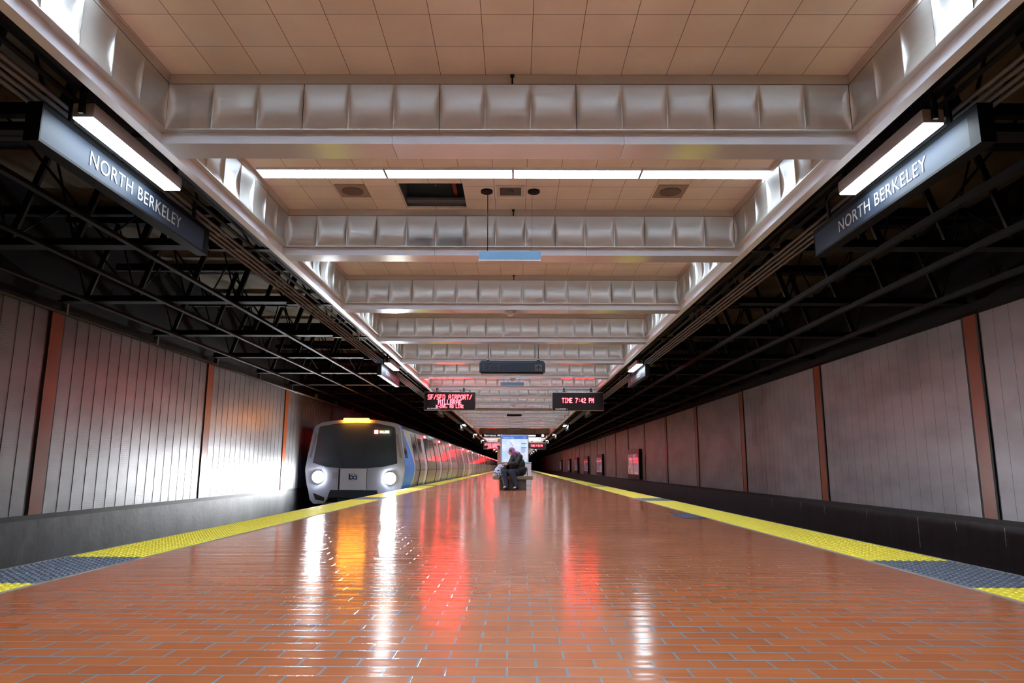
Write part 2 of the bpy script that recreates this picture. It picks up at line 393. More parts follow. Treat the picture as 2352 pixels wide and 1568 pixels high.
# scoop panel of three hollows, in local coords: x 0..3w, face towards -y, z 0..h
def scoop_mesh(nsc, w, h, name):
    nx, nz = 12 * nsc, 14; V = []; F = []
    for j in range(nz + 1):
        s = 1 - j / nz
        dz = 0.032 * sin(pi * (max(s, 1e-6) ** 1.15))
        for i in range(nx + 1):
            ph = (i / 12.0) % 1.0
            # denser columns beside the ridges
            base = int(i / 12.0); t = i / 12.0 - base
            if i % 12 == 0: t = 0; base = i // 12
            tt = 0.5 - 0.5 * cos(pi * t) if 0 < t < 1 else t
            dist = min(tt, 1 - tt) * w
            d1, d2 = dz, 1.25 * dist
            k = 0.012
            hh = max(k - abs(d1 - d2), 0) / k
            d = min(d1, d2) - hh * hh * k * 0.25
            d = max(d, 0)
            V.append(((base + tt) * w, d, h * j / nz))
    for j in range(nz):
        for i in range(nx):
            a = j * (nx + 1) + i; F.append((a, a + 1, a + nx + 2, a + nx + 1))
    me = bpy.data.meshes.new(name); me.from_pydata(V, [], F)
    me.polygons.foreach_set('use_smooth', [True] * len(F)); me.materials.append(M_alum); me.update()
    return me
SH = ZLT - ZBT
SW = (CR - CL - 0.1) / 15
me3 = scoop_mesh(3, SW - 0.0012, SH - 0.003, 'scoop_panel')
SWS = (SP - 0.356) / 7
me3s = scoop_mesh(3, SWS - 0.0012, SH - 0.003, 'scoop_panel_side')
me1s = scoop_mesh(1, SWS - 0.003, SH - 0.003, 'scoop_panel_short')
def inst(me, name, loc, rz, parent):
    o = bpy.data.objects.new(name, me); COL.objects.link(o); o.location = loc; o.rotation_euler = (0, 0, rz); o.parent = parent; return o

def beam_mesh(brown=False):
    b = MB(); hw = 0.125; lw = 0.178; L = CR - CL
    xs = [0, L / 3 - 0.0, 2 * L / 3, L]
    # enamel band: three lengths with fine joints
    for a, c in ((0, 1.68), (1.683, 3.365), (3.368, L)):
        b.box(a, c, -hw, hw, 0, ZBT - ZB)
    b.m = 1
    for s in (-1, 1):
        ya, yb = sorted((s * (lw + 0.003), s * (hw - 0.01)))
        for i in range(5):
            b.box(0.05 + i * 3 * SW + .001, 0.05 + (i + 1) * 3 * SW - .001, ya, yb, ZBT - ZB, ZBT - ZB + 0.006)
    b.m = 2
    b.box(0.0, L, -lw + 0.07, lw - 0.07, ZBT - ZB + .006, ZLT - ZB)
    b.box(0.0, L, -lw + 0.002, lw - 0.002, ZLT - ZB, ZLT - ZB + 0.004)
    b.m = 3
    b.box(0.0, L, -lw + 0.01, lw - 0.01, ZLT - ZB + 0.004, ZC - ZB)
    return b
b = beam_mesh()
beam_o = empty('ceiling_beam', (CL, ybeam(-2), ZB))
def matte_sides(o, idx):
    for p in o.data.polygons:
        if p.material_index == 0 and abs(p.normal.z) < .5: p.material_index = idx
matte_sides(b.build('beam_casing', [M_beam, M_alum, M_gap, M_tanpanel, M_band], beam_o), 4)
for i in range(5):
    inst(me3, 'scoop_panel', (0.05 + 3 * SW * i, -0.178, ZBT - ZB + .002), 0, beam_o)
    inst(me3, 'scoop_panel', (0.05 + 3 * SW * (i + 1), 0.178, ZBT - ZB + .002), pi, beam_o)
ordn = ['nearest', 'second', 'third', 'fourth', 'fifth', 'sixth', 'seventh', 'eighth', 'ninth', 'tenth', 'eleventh', 'twelfth', 'thirteenth', 'fourteenth', 'fifteenth']
for k in range(-3, NB):
    o = beam_o if k == -2 else copy_tree(beam_o)
    o.location = (CL, ybeam(k), ZB)
    lb = 'ceiling cross beam with scooped metal face, behind the camera' if k < 0 else '%s ceiling cross beam with scooped metal face, counted from the camera' % ordn[k]
    if k == 9: lb = 'brown-banded ceiling cross beam, tenth from the camera'
    tag(o, lb, 'beam', 'cross beams of the platform ceiling', 'structure')
    if k == 9:
        for ch in o.children:
            if ch.name.startswith('beam_casing'):
                ch.data = ch.data.copy(); ch.data.materials[0] = M_brown; ch.data.materials[4] = M_brown; ch.scale = (1, 1.15, 1); ch['label'] = 'brown band'
for ch in beam_o.children: pass

# side fascias along the ceiling, left and right
def fascia(nm, X, s):
    """s=+1 left fascia (face towards +x)"""
    root = empty(nm, (X, 0, ZB)); root['kind'] = 'structure'
    b = MB()
    def bx(x0, x1, *r): xa, xb = sorted((s * x0, s * x1)); b.box(xa, xb, *r)
    y = Y0
    while y < CE:
        ye = min(y + 2.708, CE); bx(-0.075, 0, y, ye - 0.003, 0, ZBT - ZB); y += 2.711
    b.m = 1; bx(-0.01, 0.053, Y0, CE, ZBT - ZB, ZBT - ZB + .006)
    b.m = 2; bx(-0.075, -0.02, Y0, CE, ZBT - ZB + 0.006, ZLT - ZB); bx(-0.07, .05, Y0, CE, ZLT - ZB, ZLT - ZB + .004)
    bx(-0.08, -0.06, Y0, CE, ZBT - ZB, 0.62)
    b.m = 3; bx(-0.06, 0.04, Y0, CE, ZLT - ZB + .004, ZC - ZB)
    matte_sides(b.build('fascia_casing', [M_band, M_alum, M_black, M_tanpanel, M_band], root), 4)
    for k in range(-3, NB - 1):
        ys = ybeam(k) + 0.178
        if s > 0:     # local +x of panel runs along -y... face towards +x : rotate +90
            for me, off in ((me3s, 0), (me1s, 3 * SWS + .001), (me3s, 4 * SWS)):
                inst(me, 'scoop_panel', (0.05, ys + off, ZBT - ZB + .002), pi / 2, root)
        else:
            for me, off, n in ((me3s, 0, 3), (me1s, 3 * SWS + .001, 1), (me3s, 4 * SWS, 3)):
                inst(me, 'scoop_panel', (-0.05, ys + off + n * SWS - .001, ZBT - ZB + .002), -pi / 2, root)
fascia('trim_1', CL, 1)
fascia('trim_2', CR, -1)

# ------------------------------------------------------------------ louvred ceiling lights, four in a row in every bay
def ceiling_light():
    r = empty('ceiling_light')
    h = MB(); Lx = 1.225; D = -0.027
    h.box(0, Lx, 0, 0.004, D, 0.0); h.box(0, Lx, 0.196, 0.2, D, 0.0); h.box(0, .004, 0.004, 0.196, D, 0); h.box(Lx - .004, Lx, 0.004, .196, D, 0)
    h.build('light_housing', M_louvre, r)
    t = MB(); t.box(0.006, Lx - 0.006, 0.006, 0.194, -0.010, -0.002); t.build('tube_tray', M_tube, r)
    l = MB(); n = 34
    for i in range(1, n): x = i * Lx / n; l.box(x - 0.001, x + 0.001, 0.004, 0.196, D + .002, -0.012)
    for y in (.036, .068, .1, .132, .164): l.box(0.004, Lx - .004, y - .001, y + .001, D + .002, -0.012)
    l.build('louvre', M_louvre, r)
    return r
cl = ceiling_light(); first = True
pos4 = ['first', 'second', 'third', 'fourth']
for k in range(-3, NB - 1):
    for i in range(4):
        o = cl if first else copy_tree(cl); first = False
        o.location = (-2.5 + i * 1.238, ybeam(k) + 1.432, ZC)
        if k == 0: tag(o, '%s from the left of the four glowing louvred ceiling lights behind the nearest beam' % pos4[i], 'ceiling light', 'louvred lights behind the nearest beam')
        else: tag(o, 'louvred ceiling light in a bay hidden behind the beams', 'ceiling light', 'louvred ceiling lights in the hidden bays')

# ------------------------------------------------------------------ trusses above the tracks
def truss(side):
    b = MB(); x0, x1 = (-3.1, -6.9) if side < 0 else (2.98, 6.8)
    n = 5; st = (x1 - x0) / n; zt, zb = 4.35, 3.12
    b.box(min(x0, x1), max(x0, x1), -0.1, 0.1, zt, zt + 0.12)
    b.box(min(x0, x1), max(x0, x1), -0.09, 0.09, zb, zb + 0.018)
    b.box(min(x0, x1), max(x0, x1), -0.012, 0.012, zb, zb + 0.11)
    for i in range(n):
        a = x0 + i * st
        b.bar((a, 0, zt), (a + st / 2, 0, zb + .05), 0.075, 0.04); b.bar((a + st / 2, 0, zb + .05), (a + st, 0, zt), 0.02, 0.02)
    return b
Tm = {}
for s in (-1, 1):
    root = None
    for k in range(-3, 62):
        if root is None:
            o = truss(s).build('roof_truss', M_dark); root = o
        else:
            o = root.copy(); COL.objects.link(o)
        o.location = (0, ybeam(k), 0)
        tag(o, 'black steel roof truss spanning above the %s track' % ('left' if s < 0 else 'right'), 'truss', 'roof trusses over the %s track' % ('left' if s < 0 else 'right'), 'structure')
# secondary joists between the trusses and bracing
for s in (-1, 1):
    xs = (-3.15, -6.9) if s < 0 else (3.03, 6.8)
    b = MB()
    k = -3
    while ybeam(k) < 170:
        y = ybeam(k) + SP / 2
        b.box(min(xs), max(xs), y - 0.05, y + 0.05, 4.0, 4.12)
        for i in range(3):
            xa = xs[0] + (xs[1] - xs[0]) * (0.1 + 0.3 * i)
            b.bar((xa, ybeam(k), 3.2), (xa + s * 0.35, y, 4.1), 0.02, 0.02); b.bar((xa + s * 0.35, y, 4.1), (xa, ybeam(k + 1), 3.2), 0.02, 0.02)
        k += 1
    o = b.build('roof_bracing', M_dark2); tag(o, 'thin black steel bracing between trusses above the %s track' % ('left' if s < 0 else 'right'), 'bracing', None, 'structure')
# longitudinal members and conduits
lab = {4.2: 'longitudinal steel angle nearest the platform', 5.19: 'middle longitudinal steel angle', 6.31: 'longitudinal steel angle nearest the wall'}
for s in (-1, 1):
    sd = 'left' if s < 0 else 'right'
    for X, t in lab.items():
        b = MB(); X2 = X if s < 0 else X - 0.11
        b.box(s * X2 - 0.05, s * X2 + 0.01, Y0, 190, 3.062, 3.075); b.box(s * X2 - 0.05, s * X2 - 0.035, Y0, 190, 3.075, 3.13)
        tag(b.build('steel_angle', M_dark), '%s under the %s trusses' % (t, sd), 'steel angle', None, 'structure')
    for i in range(4):
        X = (3.0 + 0.062 * i) if s < 0 else (2.925 + 0.062 * i)
        b = MB(); b.tube((s * X, Y0, 3.045 - 0.004 * i), (s * X, 150, 3.045 - 0.004 * i), 0.017, n=8)
        o = b.build('conduit', M_pipe); tag(o, 'grey conduit, %s of four parallel ones outside the %s fascia' % (['innermost', 'second', 'third', 'outermost'][i], sd), 'conduit', 'conduits beside the %s fascia' % sd)
    b = MB(); X = 2.96 if s < 0 else 2.865
    k = -3
    while ybeam(k) < 150:
        xa, xb = sorted((s * (X - 0.28), s * (X + 0.5)))
        b.box(xa, xb, ybeam(k) - 0.04, ybeam(k) + 0.04, 3.09, 3.12); k += 1
    b.box(min(s * (X - .02), s * (X + .02)), max(s * (X - .02), s * (X + .02)), Y0, 150, 3.1, 3.115)
    xl = -2.795 if s < 0 else 2.71
    b.box(xl - .02, xl + .02, Y0, 150, 3.1, 3.115)
    tag(b.build('hanger_rail', M_dark), 'black hanger rail with crosspieces just outside the %s fascia' % sd, 'hanger rail', None)
    b = MB(); xa, xb = sorted((s * 2.72, s * 2.9)) if s < 0 else sorted((2.6, 2.78))
    b.box(xa, xb, Y0, 150, 3.55, 4.6)
    xa, xb = (-2.985, -2.662) if s < 0 else (2.542, 2.905)
    b.box(xa, xb, Y0, 150, 3.2, 3.22)
    tag(b.build('trim_%d' % (3 if s < 0 else 4), M_black), None, None, kind='structure')
b = MB(); b.tube((-6.83, Y0, 2.955), (-6.83, 150, 2.955), 0.032, n=12)
for i in range(60): b.box(-6.88, -6.79, -6 + i * 2.71, -5.96 + i * 2.71, 2.94, 3.1)
tag(b.build('wall_pipe', M_pipe), 'long dark pipe running along the top of the left wall', 'pipe')
b = MB(); b.box(6.70, 6.87, Y0, 150, 2.97, 3.1)
tag(b.build('wall_top_rail', M_dark2), 'dark rail along the top of the right wall panels', 'rail', None, 'structure')

# ------------------------------------------------------------------ station name signs and their lamps
def station_sign():
    """local: face towards +x, length along +y (0..2.4), z bottom 0"""
    r = empty('station_sign'); Ln, H, D = 2.40, 0.26, 0.10
    c = MB(); c.box(-D, -0.006, 0, Ln, 0, H)
    c.box(-0.006, 0.0, 0, Ln, 0, 0.018); c.box(-.006, 0, 0, Ln, H - 0.04, H); c.box(-.006, 0, 0, 0.012, 0.018, H - .04); c.box(-.006, 0, Ln - .10, Ln, 0.018, H - .04)
    c.build('sign_box', M_black, r)
    f = MB(); f.box(-0.006, -0.003, 0.012, Ln - 0.10, 0.018, H - 0.04); f.build('sign_face', M_signface, r)
    text('lettering', 'NORTH BERKELEY', 0.15, (0.0, 0.5, 0.072), (pi / 2, 0, pi / 2), M_white, r, 0.001, sx=1.02)
    for y in (0.3, 2.1):
        h = MB(); h.box(-0.03, -0.012, y - 0.02, y + 0.02, H, H + 0.17); h.build('hanger', M_dark, r)
    return r
def platform_lamp():
    r = empty('platform_lamp'); Ln, Wd, H = 1.2, 0.14, 0.1
    c = MB(); c.box(0, Wd, 0, Ln, 0.006, H); c.build('lamp_housing', mat('lamp_housing_grey', (150, 140, 136), .5), r, bevel=0.003)
    l = MB(); l.box(0.006, Wd - .006, 0.006, Ln - .006, -0.004, 0.006); l.build('lens', M_lamp, r)
    for y in (-0.03, Ln):
        h = MB(); h.box(Wd / 2 - .015, Wd / 2 + .015, y, y + 0.03, 0.02, 0.2); h.build('bracket', M_dark, r)
    return r
sg, lp = station_sign(), platform_lamp(); fs = fl = True
sidew = {-1: 'left', 1: 'right'}
nn = ['nearest', 'second nearest', 'third nearest', 'fourth nearest']
for k in range(0, 12):
    for s in (-1, 1):
        o = sg if fs else copy_tree(sg); fs = False
        ys = 4.0 + 10.84 * k + (0.35 * k if k else 0)
        if s < 0: o.location = (-2.95, ys, 2.67)
        else: o.location = (2.85, ys + 2.4, 2.67); o.rotation_euler = (0, 0, pi)
        sd = sidew[s]
        tag(o, ('%s NORTH BERKELEY station name sign hanging over the %s platform edge' % (nn[k], sd)) if k < 4 else 'tiny distant station name sign over the %s platform edge' % sd, 'station sign', 'station name signs over the %s edge' % sd)
        if k == 2: continue
        o = lp if fl else copy_tree(lp); fl = False
        yl = 4.15 + 10.84 * k + (0.35 * k if k > 2 else 0)
        o.location = (-2.865, yl, 2.9) if s < 0 else (2.64, yl + .06, 2.9)
        kk = k if k < 2 else k - 1
        tag(o, ('%s bright platform lamp hanging beside the %s ceiling fascia' % (nn[kk], sd)) if kk < 4 else 'tiny distant bright lamp along the %s ceiling fascia' % sd, 'lamp', 'lamps along the %s fascia' % sd)

# ------------------------------------------------------------------ fittings in the bay behind the nearest beam
M_spk = mat('speaker_grille_grey', (150, 136, 124), 0.6)
M_spk2 = mat('speaker_mesh', (108, 92, 82), 0.8)
for xa, xb, lb in ((-1.86, -1.54, 'left of the opening'), (1.44, 1.76, 'on the right side')):
    r = empty('ceiling_speaker', ((xa + xb) / 2, 6.85, ZC))
    c = MB(); c.box(-0.155, 0.155, -0.17, 0.17, -0.008, 0.0); c.build('speaker_plate', M_spk, r)
    c = MB(); c.tube((0, 0, -0.014), (0, 0, -0.008), 0.11, n=32); c.build('speaker_grille', M_spk2, r)
    tag(r, 'square ceiling speaker plate with round grille %s' % lb, 'speaker', 'ceiling speakers')
r = empty('ceiling_vent', (-0.058, 6.845, ZC))
c = MB(); c.box(-.144, .144, -.144, -.11, -.012, 0); c.box(-.144, .144, .11, .144, -.012, 0); c.box(-.144, -.11, -.11, .11, -.012, 0); c.box(.11, .144, -.11, .11, -.012, 0)
c.build('vent_frame', M_tanpanel, r)
c = MB(); c.box(-.11, .11, -.11, .11, -0.004, -0.001); c.ell((0, 0, -0.004), (0.035, 0.035, 0.02)); c.build('vent_grille', mat('vent_dark', (70, 64, 58), .5), r)
tag(r, 'small square vent with dark grille between the two black discs', 'vent')
for x, lb in ((-0.305, 'left'), (0.184, 'right')):
    c = MB(); c.tube((0, 0, -0.02), (0, 0, 0), 0.062, n=28)
    o = c.build('ceiling_rose', M_black); o.location = (x, 6.85, ZC)
    tag(o, 'round black ceiling disc just %s of the small square vent' % lb, 'ceiling disc', 'black discs beside the vent')
# opening: plenum box with pipes
b = MB(); e = .01
for bx in ((HX0 - e, HX0, HY0 - e, HY1 + e, ZC + .02, ZC + .6), (HX1, HX1 + e, HY0 - e, HY1 + e, ZC + .02, ZC + .6), (HX0, HX1, HY0 - e, HY0, ZC + .02, ZC + .6), (HX0, HX1, HY1, HY1 + e, ZC + .02, ZC + .6), (HX0 - e, HX1 + e, HY0 - e, HY1 + e, ZC + .6, ZC + .61)): b.box(*bx)
tag(b.build('ceiling_opening', mat('plenum_dark', (96, 116, 128), .6)), 'dark square opening in the ceiling left of the black discs', 'opening', None, 'structure')
b = MB(); b.box(-0.68, -0.64, HY0, HY1, ZC + .12, ZC + .16); tag(b.build('red_strut', mat('red_primer', (120, 44, 30), .6)), 'red-brown steel strut inside the ceiling opening', 'strut')
b = MB(); b.tube((HX0 + .003, 6.86, ZC + .1), (HX1 - .003, 6.86, ZC + .1), 0.008, n=8); b.box(HX0 + .003, HX1 - .003, HY1 - .1, HY1 - .003, ZC + .05, ZC + .08)
b.tube((-0.84, 6.86, ZC + .1), (-0.84, 6.86, ZC + .06), 0.014, n=8)
tag(b.build('sprinkler_pipe', M_pipe), 'thin grey sprinkler pipe inside the ceiling opening', 'pipe')
for k in range(0, 6):
    if k > 2: break
    c = MB(); c.tube((0, 0, 0), (0, 0, 0.06), 0.006, n=8); c.box(-.015, .015, -.01, .01, .055, .07)
    o = c.build('hook', M_dark); o.location = (-0.03, ybeam(k) - 0.182, ZLT + 0.004)
    tag(o, 'small dark hook above the scooped face of the %s beam' % ordn[k], 'hook', 'hooks above the beams')
# small blue-grey signs hanging edge-on, smoke detectors
M_blue = mat('blue_sign_enamel', (82, 112, 138), 0.4)
M_cord = mat('black_cord', (24, 26, 30), .5)
def hanging_sign(y, x0, x1, z0, z1, m, lb, ztop=ZC):
    r = empty('hanging_sign', ((x0 + x1) / 2, y, z0)); w = (x1 - x0) / 2
    c = MB(); c.box(-w, w, -0.03, 0.03, 0.008, z1 - z0); c.build('sign_panel', m, r, bevel=0.003)
    c = MB(); c.box(-w - .002, w + .002, -0.034, 0.034, 0, 0.008); c.build('bottom_lip', mat('lip_grey', (190, 182, 180), .4), r)
    c = MB(); c.tube((-w + .09, 0, z1 - z0), (-w + .09, -0.1 if ztop == ZC and y < 8 else 0, ztop - z0), 0.0045, n=8); c.build('cord', M_cord, r)
    c = MB(); c.tube((w - .09, 0, z1 - z0), (w - .09, -0.1 if ztop == ZC and y < 8 else 0, ztop - z0), 0.0015, n=6); c.build('cord', M_cord, r)
    tag(r, lb, 'hanging sign', None)
hanging_sign(6.98, -0.386, 0.257, 2.795, 2.90, M_blue, 'pale blue hanging sign below the second beam on a thin black cord')
hanging_sign(18.45, -0.395, 0.22, 2.805, 2.9, M_blue, 'small blue hanging sign just under the smoke detector behind the EXIT sign')
hanging_sign(29.9, -0.37, 0.265, 2.806, 2.90, M_black, 'small black hanging sign below the brown-banded beam')
hanging_sign(41.2, -0.37, 0.265, 2.83, 2.92, mat('navy_sign', (52, 66, 92), .5), 'small navy hanging sign under the last visible beam')
def smoke(k, lb):
    c = MB(); c.tube((0, 0, -0.03), (0, 0, 0), 0.085, n=24); c.tube((0, 0, -0.055), (0, 0, -0.03), 0.045, 0.07, n=24)
    c.tube((0, 0, -0.075), (0, 0, -0.055), 0.03, n=16)
    o = c.build('smoke_detector', mat('detector_white', (220, 212, 204), .4)); o.location = (-0.08, ybeam(k), ZB)
    tag(o, lb, 'smoke detector', 'smoke detectors under the beams')
smoke(2, 'white smoke detector under the third beam'); smoke(5, 'white smoke detector under the sixth beam, above the small blue sign'); smoke(8, 'tiny white smoke detector under the ninth beam')
# EXIT sign
r = empty('exit_sign', (-0.07, 14.5, 2.62)); M_exit = mat('exit_sign_blue', (64, 84, 110), 0.4); M_exit2 = mat('exit_sign_casing', (44, 62, 76), 0.45)
c = MB(); c.box(-.69, .69, 0, .12, 0.02, .235); c.box(-.665, .665, 0.02, .1, .235, .272); c.build('sign_box', M_exit2, r, bevel=.003)
c = MB(); c.box(-.68, .68, -.006, 0.0, .03, .225); c.build('sign_face', M_exit, r)
c = MB(); c.box(-.655, .655, -.004, .12, 0.0, .02); c.build('bottom_rail', M_black, r)
text('lettering', 'EXIT', 0.185, (-.625, -.0075, .06), FR, mat('faded_letters', (92, 112, 126), .5), r, 0.001, sx=.95)
c = MB(); c.box(.475, .625, -.009, -.006, .05, .19); c.build('arrow_panel', mat('arrow_grey', (120, 136, 150), .5), r)
c = MB(); c.prism([(.542, .06), (.558, .06), (.558, .14), (.595, .10), (.605, .112), (.55, .172), (.495, .112), (.505, .10), (.542, .14)], 'y', -.0125, -.009); c.build('arrow', mat('arrow_dark', (44, 62, 80), .5), r)
for x in (-.51, .55):
    c = MB(); c.tube((x, .06, .272), (x, .06, .90), 0.009, n=8); c.tube((x, .06, .272), (x, .06, .31), 0.045, 0.02, n=12); c.build('hanger_rod', M_cord, r)
tag(r, 'blue-grey EXIT sign with up arrow hanging from two rods', 'exit sign')

# ------------------------------------------------------------------ red LED departure displays
GL = {'S': '01111 10000 10000 01110 00001 00001 11110', 'F': '11111 10000 10000 11110 10000 10000 10000', '/': '00001 00010 00010 00100 01000 01000 10000',
 'O': '01110 10001 10001 10001 10001 10001 01110', 'A': '01110 10001 10001 11111 10001 10001 10001', 'I': '01110 00100 00100 00100 00100 00100 01110',
 'R': '11110 10001 10001 11110 10100 10010 10001', 'P': '11110 10001 10001 11110 10000 10000 10000', 'T': '11111 00100 00100 00100 00100 00100 00100',
 'M': '10001 11011 10101 10101 10001 10001 10001', 'L': '10000 10000 10000 10000 10000 10000 11111', 'B': '11110 10001 10001 11110 10001 10001 11110',
 'E': '11111 10000 10000 11110 10000 10000 11111', '8': '01110 10001 10001 01110 10001 10001 01110', '-': '00000 00000 00000 11111 00000 00000 00000',
 'C': '01110 10001 10000 10000 10000 10001 01110', ',': '00000 00000 00000 00000 00110 00100 01000', 'D': '11110 10001 10001 10001 10001 10001 11110',
 'N': '10001 11001 10101 10101 10011 10001 10001', '7': '11111 00001 00010 00100 00100 01000 01000', ':': '00000 00100 00000 00000 00100 00000 00000',
 '4': '00010 00110 01010 10010 11111 00010 00010', '2': '01110 10001 00001 00110 01000 10000 11111', ' ': '00000 00000 00000 00000 00000 00000 00000'}
def led(name, s, cx, z0, pw, ph, parent, y=-0.004, m=None):
    b = MB(); n = len(s); W_ = (n * 6 - 1) * pw; x = cx - W_ / 2
    for ch in s:
        rows = GL[ch].split()
        for j, rw in enumerate(rows):
            for i, c in enumerate(rw):
                if c == '1':
                    # merge neighbouring dots for solid strokes
                    b.box(x + i * pw, x + (i + 1) * pw * 1.0, y, y + 0.002, z0 + (6 - j) * ph, z0 + (7 - j) * ph)
        x += 6 * pw
    return b.build(name, m or M_led, parent)
M_screen = mat('display_black', (22, 12, 16), 0.3)
M_alframe = mat('display_frame', (150, 150, 152), 0.35, 0.6)
def display(lines, plat):
    r = empty('departure_display'); w, h = 0.765, 0.545
    c = MB(); c.box(-w, w, 0.012, 0.16, 0, h); c.build('display_case', M_alframe, r, bevel=0.006)
    c = MB(); c.box(-w + .014, w - .014, 0.0, 0.0118, 0.014, h - .012); c.build('screen', M_screen, r)
    for s, z, pw, ph in lines: led('lettering', s, 0.0, z, pw, ph, r)
    text('platform_text', plat, 0.062, (-w + .1, -0.002, 0.024), FR, emat('white_display_letters', (.9, .9, .95), .45), r, 0.001, sx=0.95)
    for x in (-.4, .4):
        c = MB(); c.box(x - .05, x + .05, 0.05, .13, h, h + .03); c.box(x - .02, x + .02, .07, .11, h + .03, h + .11); c.box(x - .02, x + .02, .07, .45, h + .1, h + .125); c.build('bracket', M_dark, r)
    return r
dl = display([('SF/SFO AIRPORT/', .315, .0147, .0205), ('MILLBRAE', .165, .0147, .0205), ('8-CAR, RD LINE', .065, .0098, .0118)], 'PLATFORM 2')
dr = display([('TIME 7:42 PM', .225, .0133, .021)], 'PLATFORM 1')
for i, (y, dx) in enumerate(((20.62, 0), (57.5, 0.12), (110, 0.25))):
    a = dl if i == 0 else copy_tree(dl); c = dr if i == 0 else copy_tree(dr)
    zz = 2.33 if i == 0 else 2.07; dx = (0, .1, .25)[i]; a.location = (-1.945 + dx, y, zz); c.location = (1.85 - dx, y, zz)
    if i:
        for q in (a, c):
            for x in (-.4, .4):
                m_ = MB(); m_.tube((x, .09, .655), (x, .09, .885), .012, n=8); m_.build('hanger_rod', M_cord, q)
    d = ['nearest', 'second nearest, smaller and farther', 'most distant'][i]
    tag(a, 'red-lettered departure display over the left side of the platform, %s' % d, 'departure display', 'red departure displays')
    tag(c, 'red-lettered display showing the time over the right side, %s' % d, 'departure display', 'red time displays')

# ------------------------------------------------------------------ beyond the beams: stair opening, soffit, hanging direction sign, column
M_soffit = mat('pale_soffit', (206, 198, 188), .5)
M_brick2 = mat('brown_upper_wall', (108, 84, 58), .7, 0, .3, 2)
b = MB(); b.box(CL - .08, CL, CE, 56, 3.0, 4.6); b.box(CR, CR + .08, CE, 56, 3.0, 4.6)
tag(b.build('trim_5', mat('red_brown_side', (126, 66, 56), .5)), None, None, kind='structure')
b = MB(); b.box(CL, CR, 52.0, 52.2, 3.02, 4.6)
for i in range(5): b.box(CL + .55 + i * .9, CL + .60 + i * .9, 51.96, 52.0, 3.02, 4.6)
tag(b.build('wall_upper', M_brick2), None, None, kind='structure')
b = MB(); b.box(CL - .08, CR + .08, 52.0, Y1, 2.96, 3.1); tag(b.build('ceiling_far', M_soffit), None, None, kind='structure')
b = MB(); b.box(CL - .05, CR + .05, CE + 1.5, CE + 1.6, 3.7, 4.6); tag(b.build('wall_bulkhead', M_dark2), None, None, kind='structure')
far = ceiling_light(); ff = True  # fixtures added to brighten the far end of the platform
for ch_ in far.children:
    if ch_.name.startswith('tube_tray'): ch_.data.materials[0] = emat('added_fluorescent_glow', (.86, .92, 1.0), 60.0)
for y in (46, 48.5, 54, 57, 60, 63, 68, 74, 80, 87, 95, 104, 114, 125, 140, 155):
    for i in (0, 1, 2, 3):
        o = far if ff else copy_tree(far); ff = False
        o.location = (-2.5 + i * 1.238, y, 4.6 if y < 50 else 2.96)
        tag(o, 'added louvred light brightening the far platform beyond the beams', 'ceiling light', 'added louvred lights in the far ceiling')
r = empty('direction_sign', (-0.1, 44.3, 2.50)); M_navy = mat('navy_sign2', (36, 44, 66), .45)
c = MB(); c.box(-2.02, 2.02, 0, .12, 0, .24); c.build('sign_box', M_navy, r, bevel=.005)
text('lettering', 'Berryessa, Millbrae', .17, (-1.86, -.003, .07), FR, emat('lit_letters', (.9, .9, 1.0), .6), r, .001, offset=.002, sx=1.0)
c = MB(); c.box(.72, 1.38, -.006, 0, .07, .15); c.build('white_bar', emat('lit_white_bar', (.95, .95, .9), 1.4), r)
c = MB(); c.tube((1.83, -.01, .12), (1.83, 0, .12), .085, n=24); c.build('round_symbol', emat('lit_white_disc', (.95, .95, .95), 1.6), r)
for x in (-1.3, 1.3): c = MB(); c.tube((x, .06, .24), (x, .06, 2.1), .012, n=8); c.build('hanger_rod', M_cord, r)
tag(r, 'long navy direction sign hanging across the platform behind the map case', 'direction sign')
r = empty('soffit_sign', (1.42, 52.4, 2.60))
c = MB(); c.box(-.5, .5, 0, .1, 0, .26); c.build('sign_box', emat('lit_white_panel', (.95, .93, .86), 1.5), r)
c = MB(); c.prism([(.33, .06), (.39, .06), (.4, .15), (.38, .2), (.34, .2), (.32, .15)], 'y', -.006, 0); c.build('pictogram', M_black, r)
c = MB(); c.tube((-.4, .05, .26), (-.4, .05, .46), .01, n=8); c.tube((.4, .05, .26), (.4, .05, .46), .01, n=8); c.build('hanger_rod', M_cord, r)
tag(r, 'lit white sign with small black pictogram above the right far display', 'sign')
b = MB(); b.box(-1.52, -1.28, 60, 60.5, 0, 2.96); tag(b.build('column', mat('pink_beige_column', (178, 150, 140), .5), bevel=.01), 'pale beige square column left of the map case', 'column', None, 'structure')

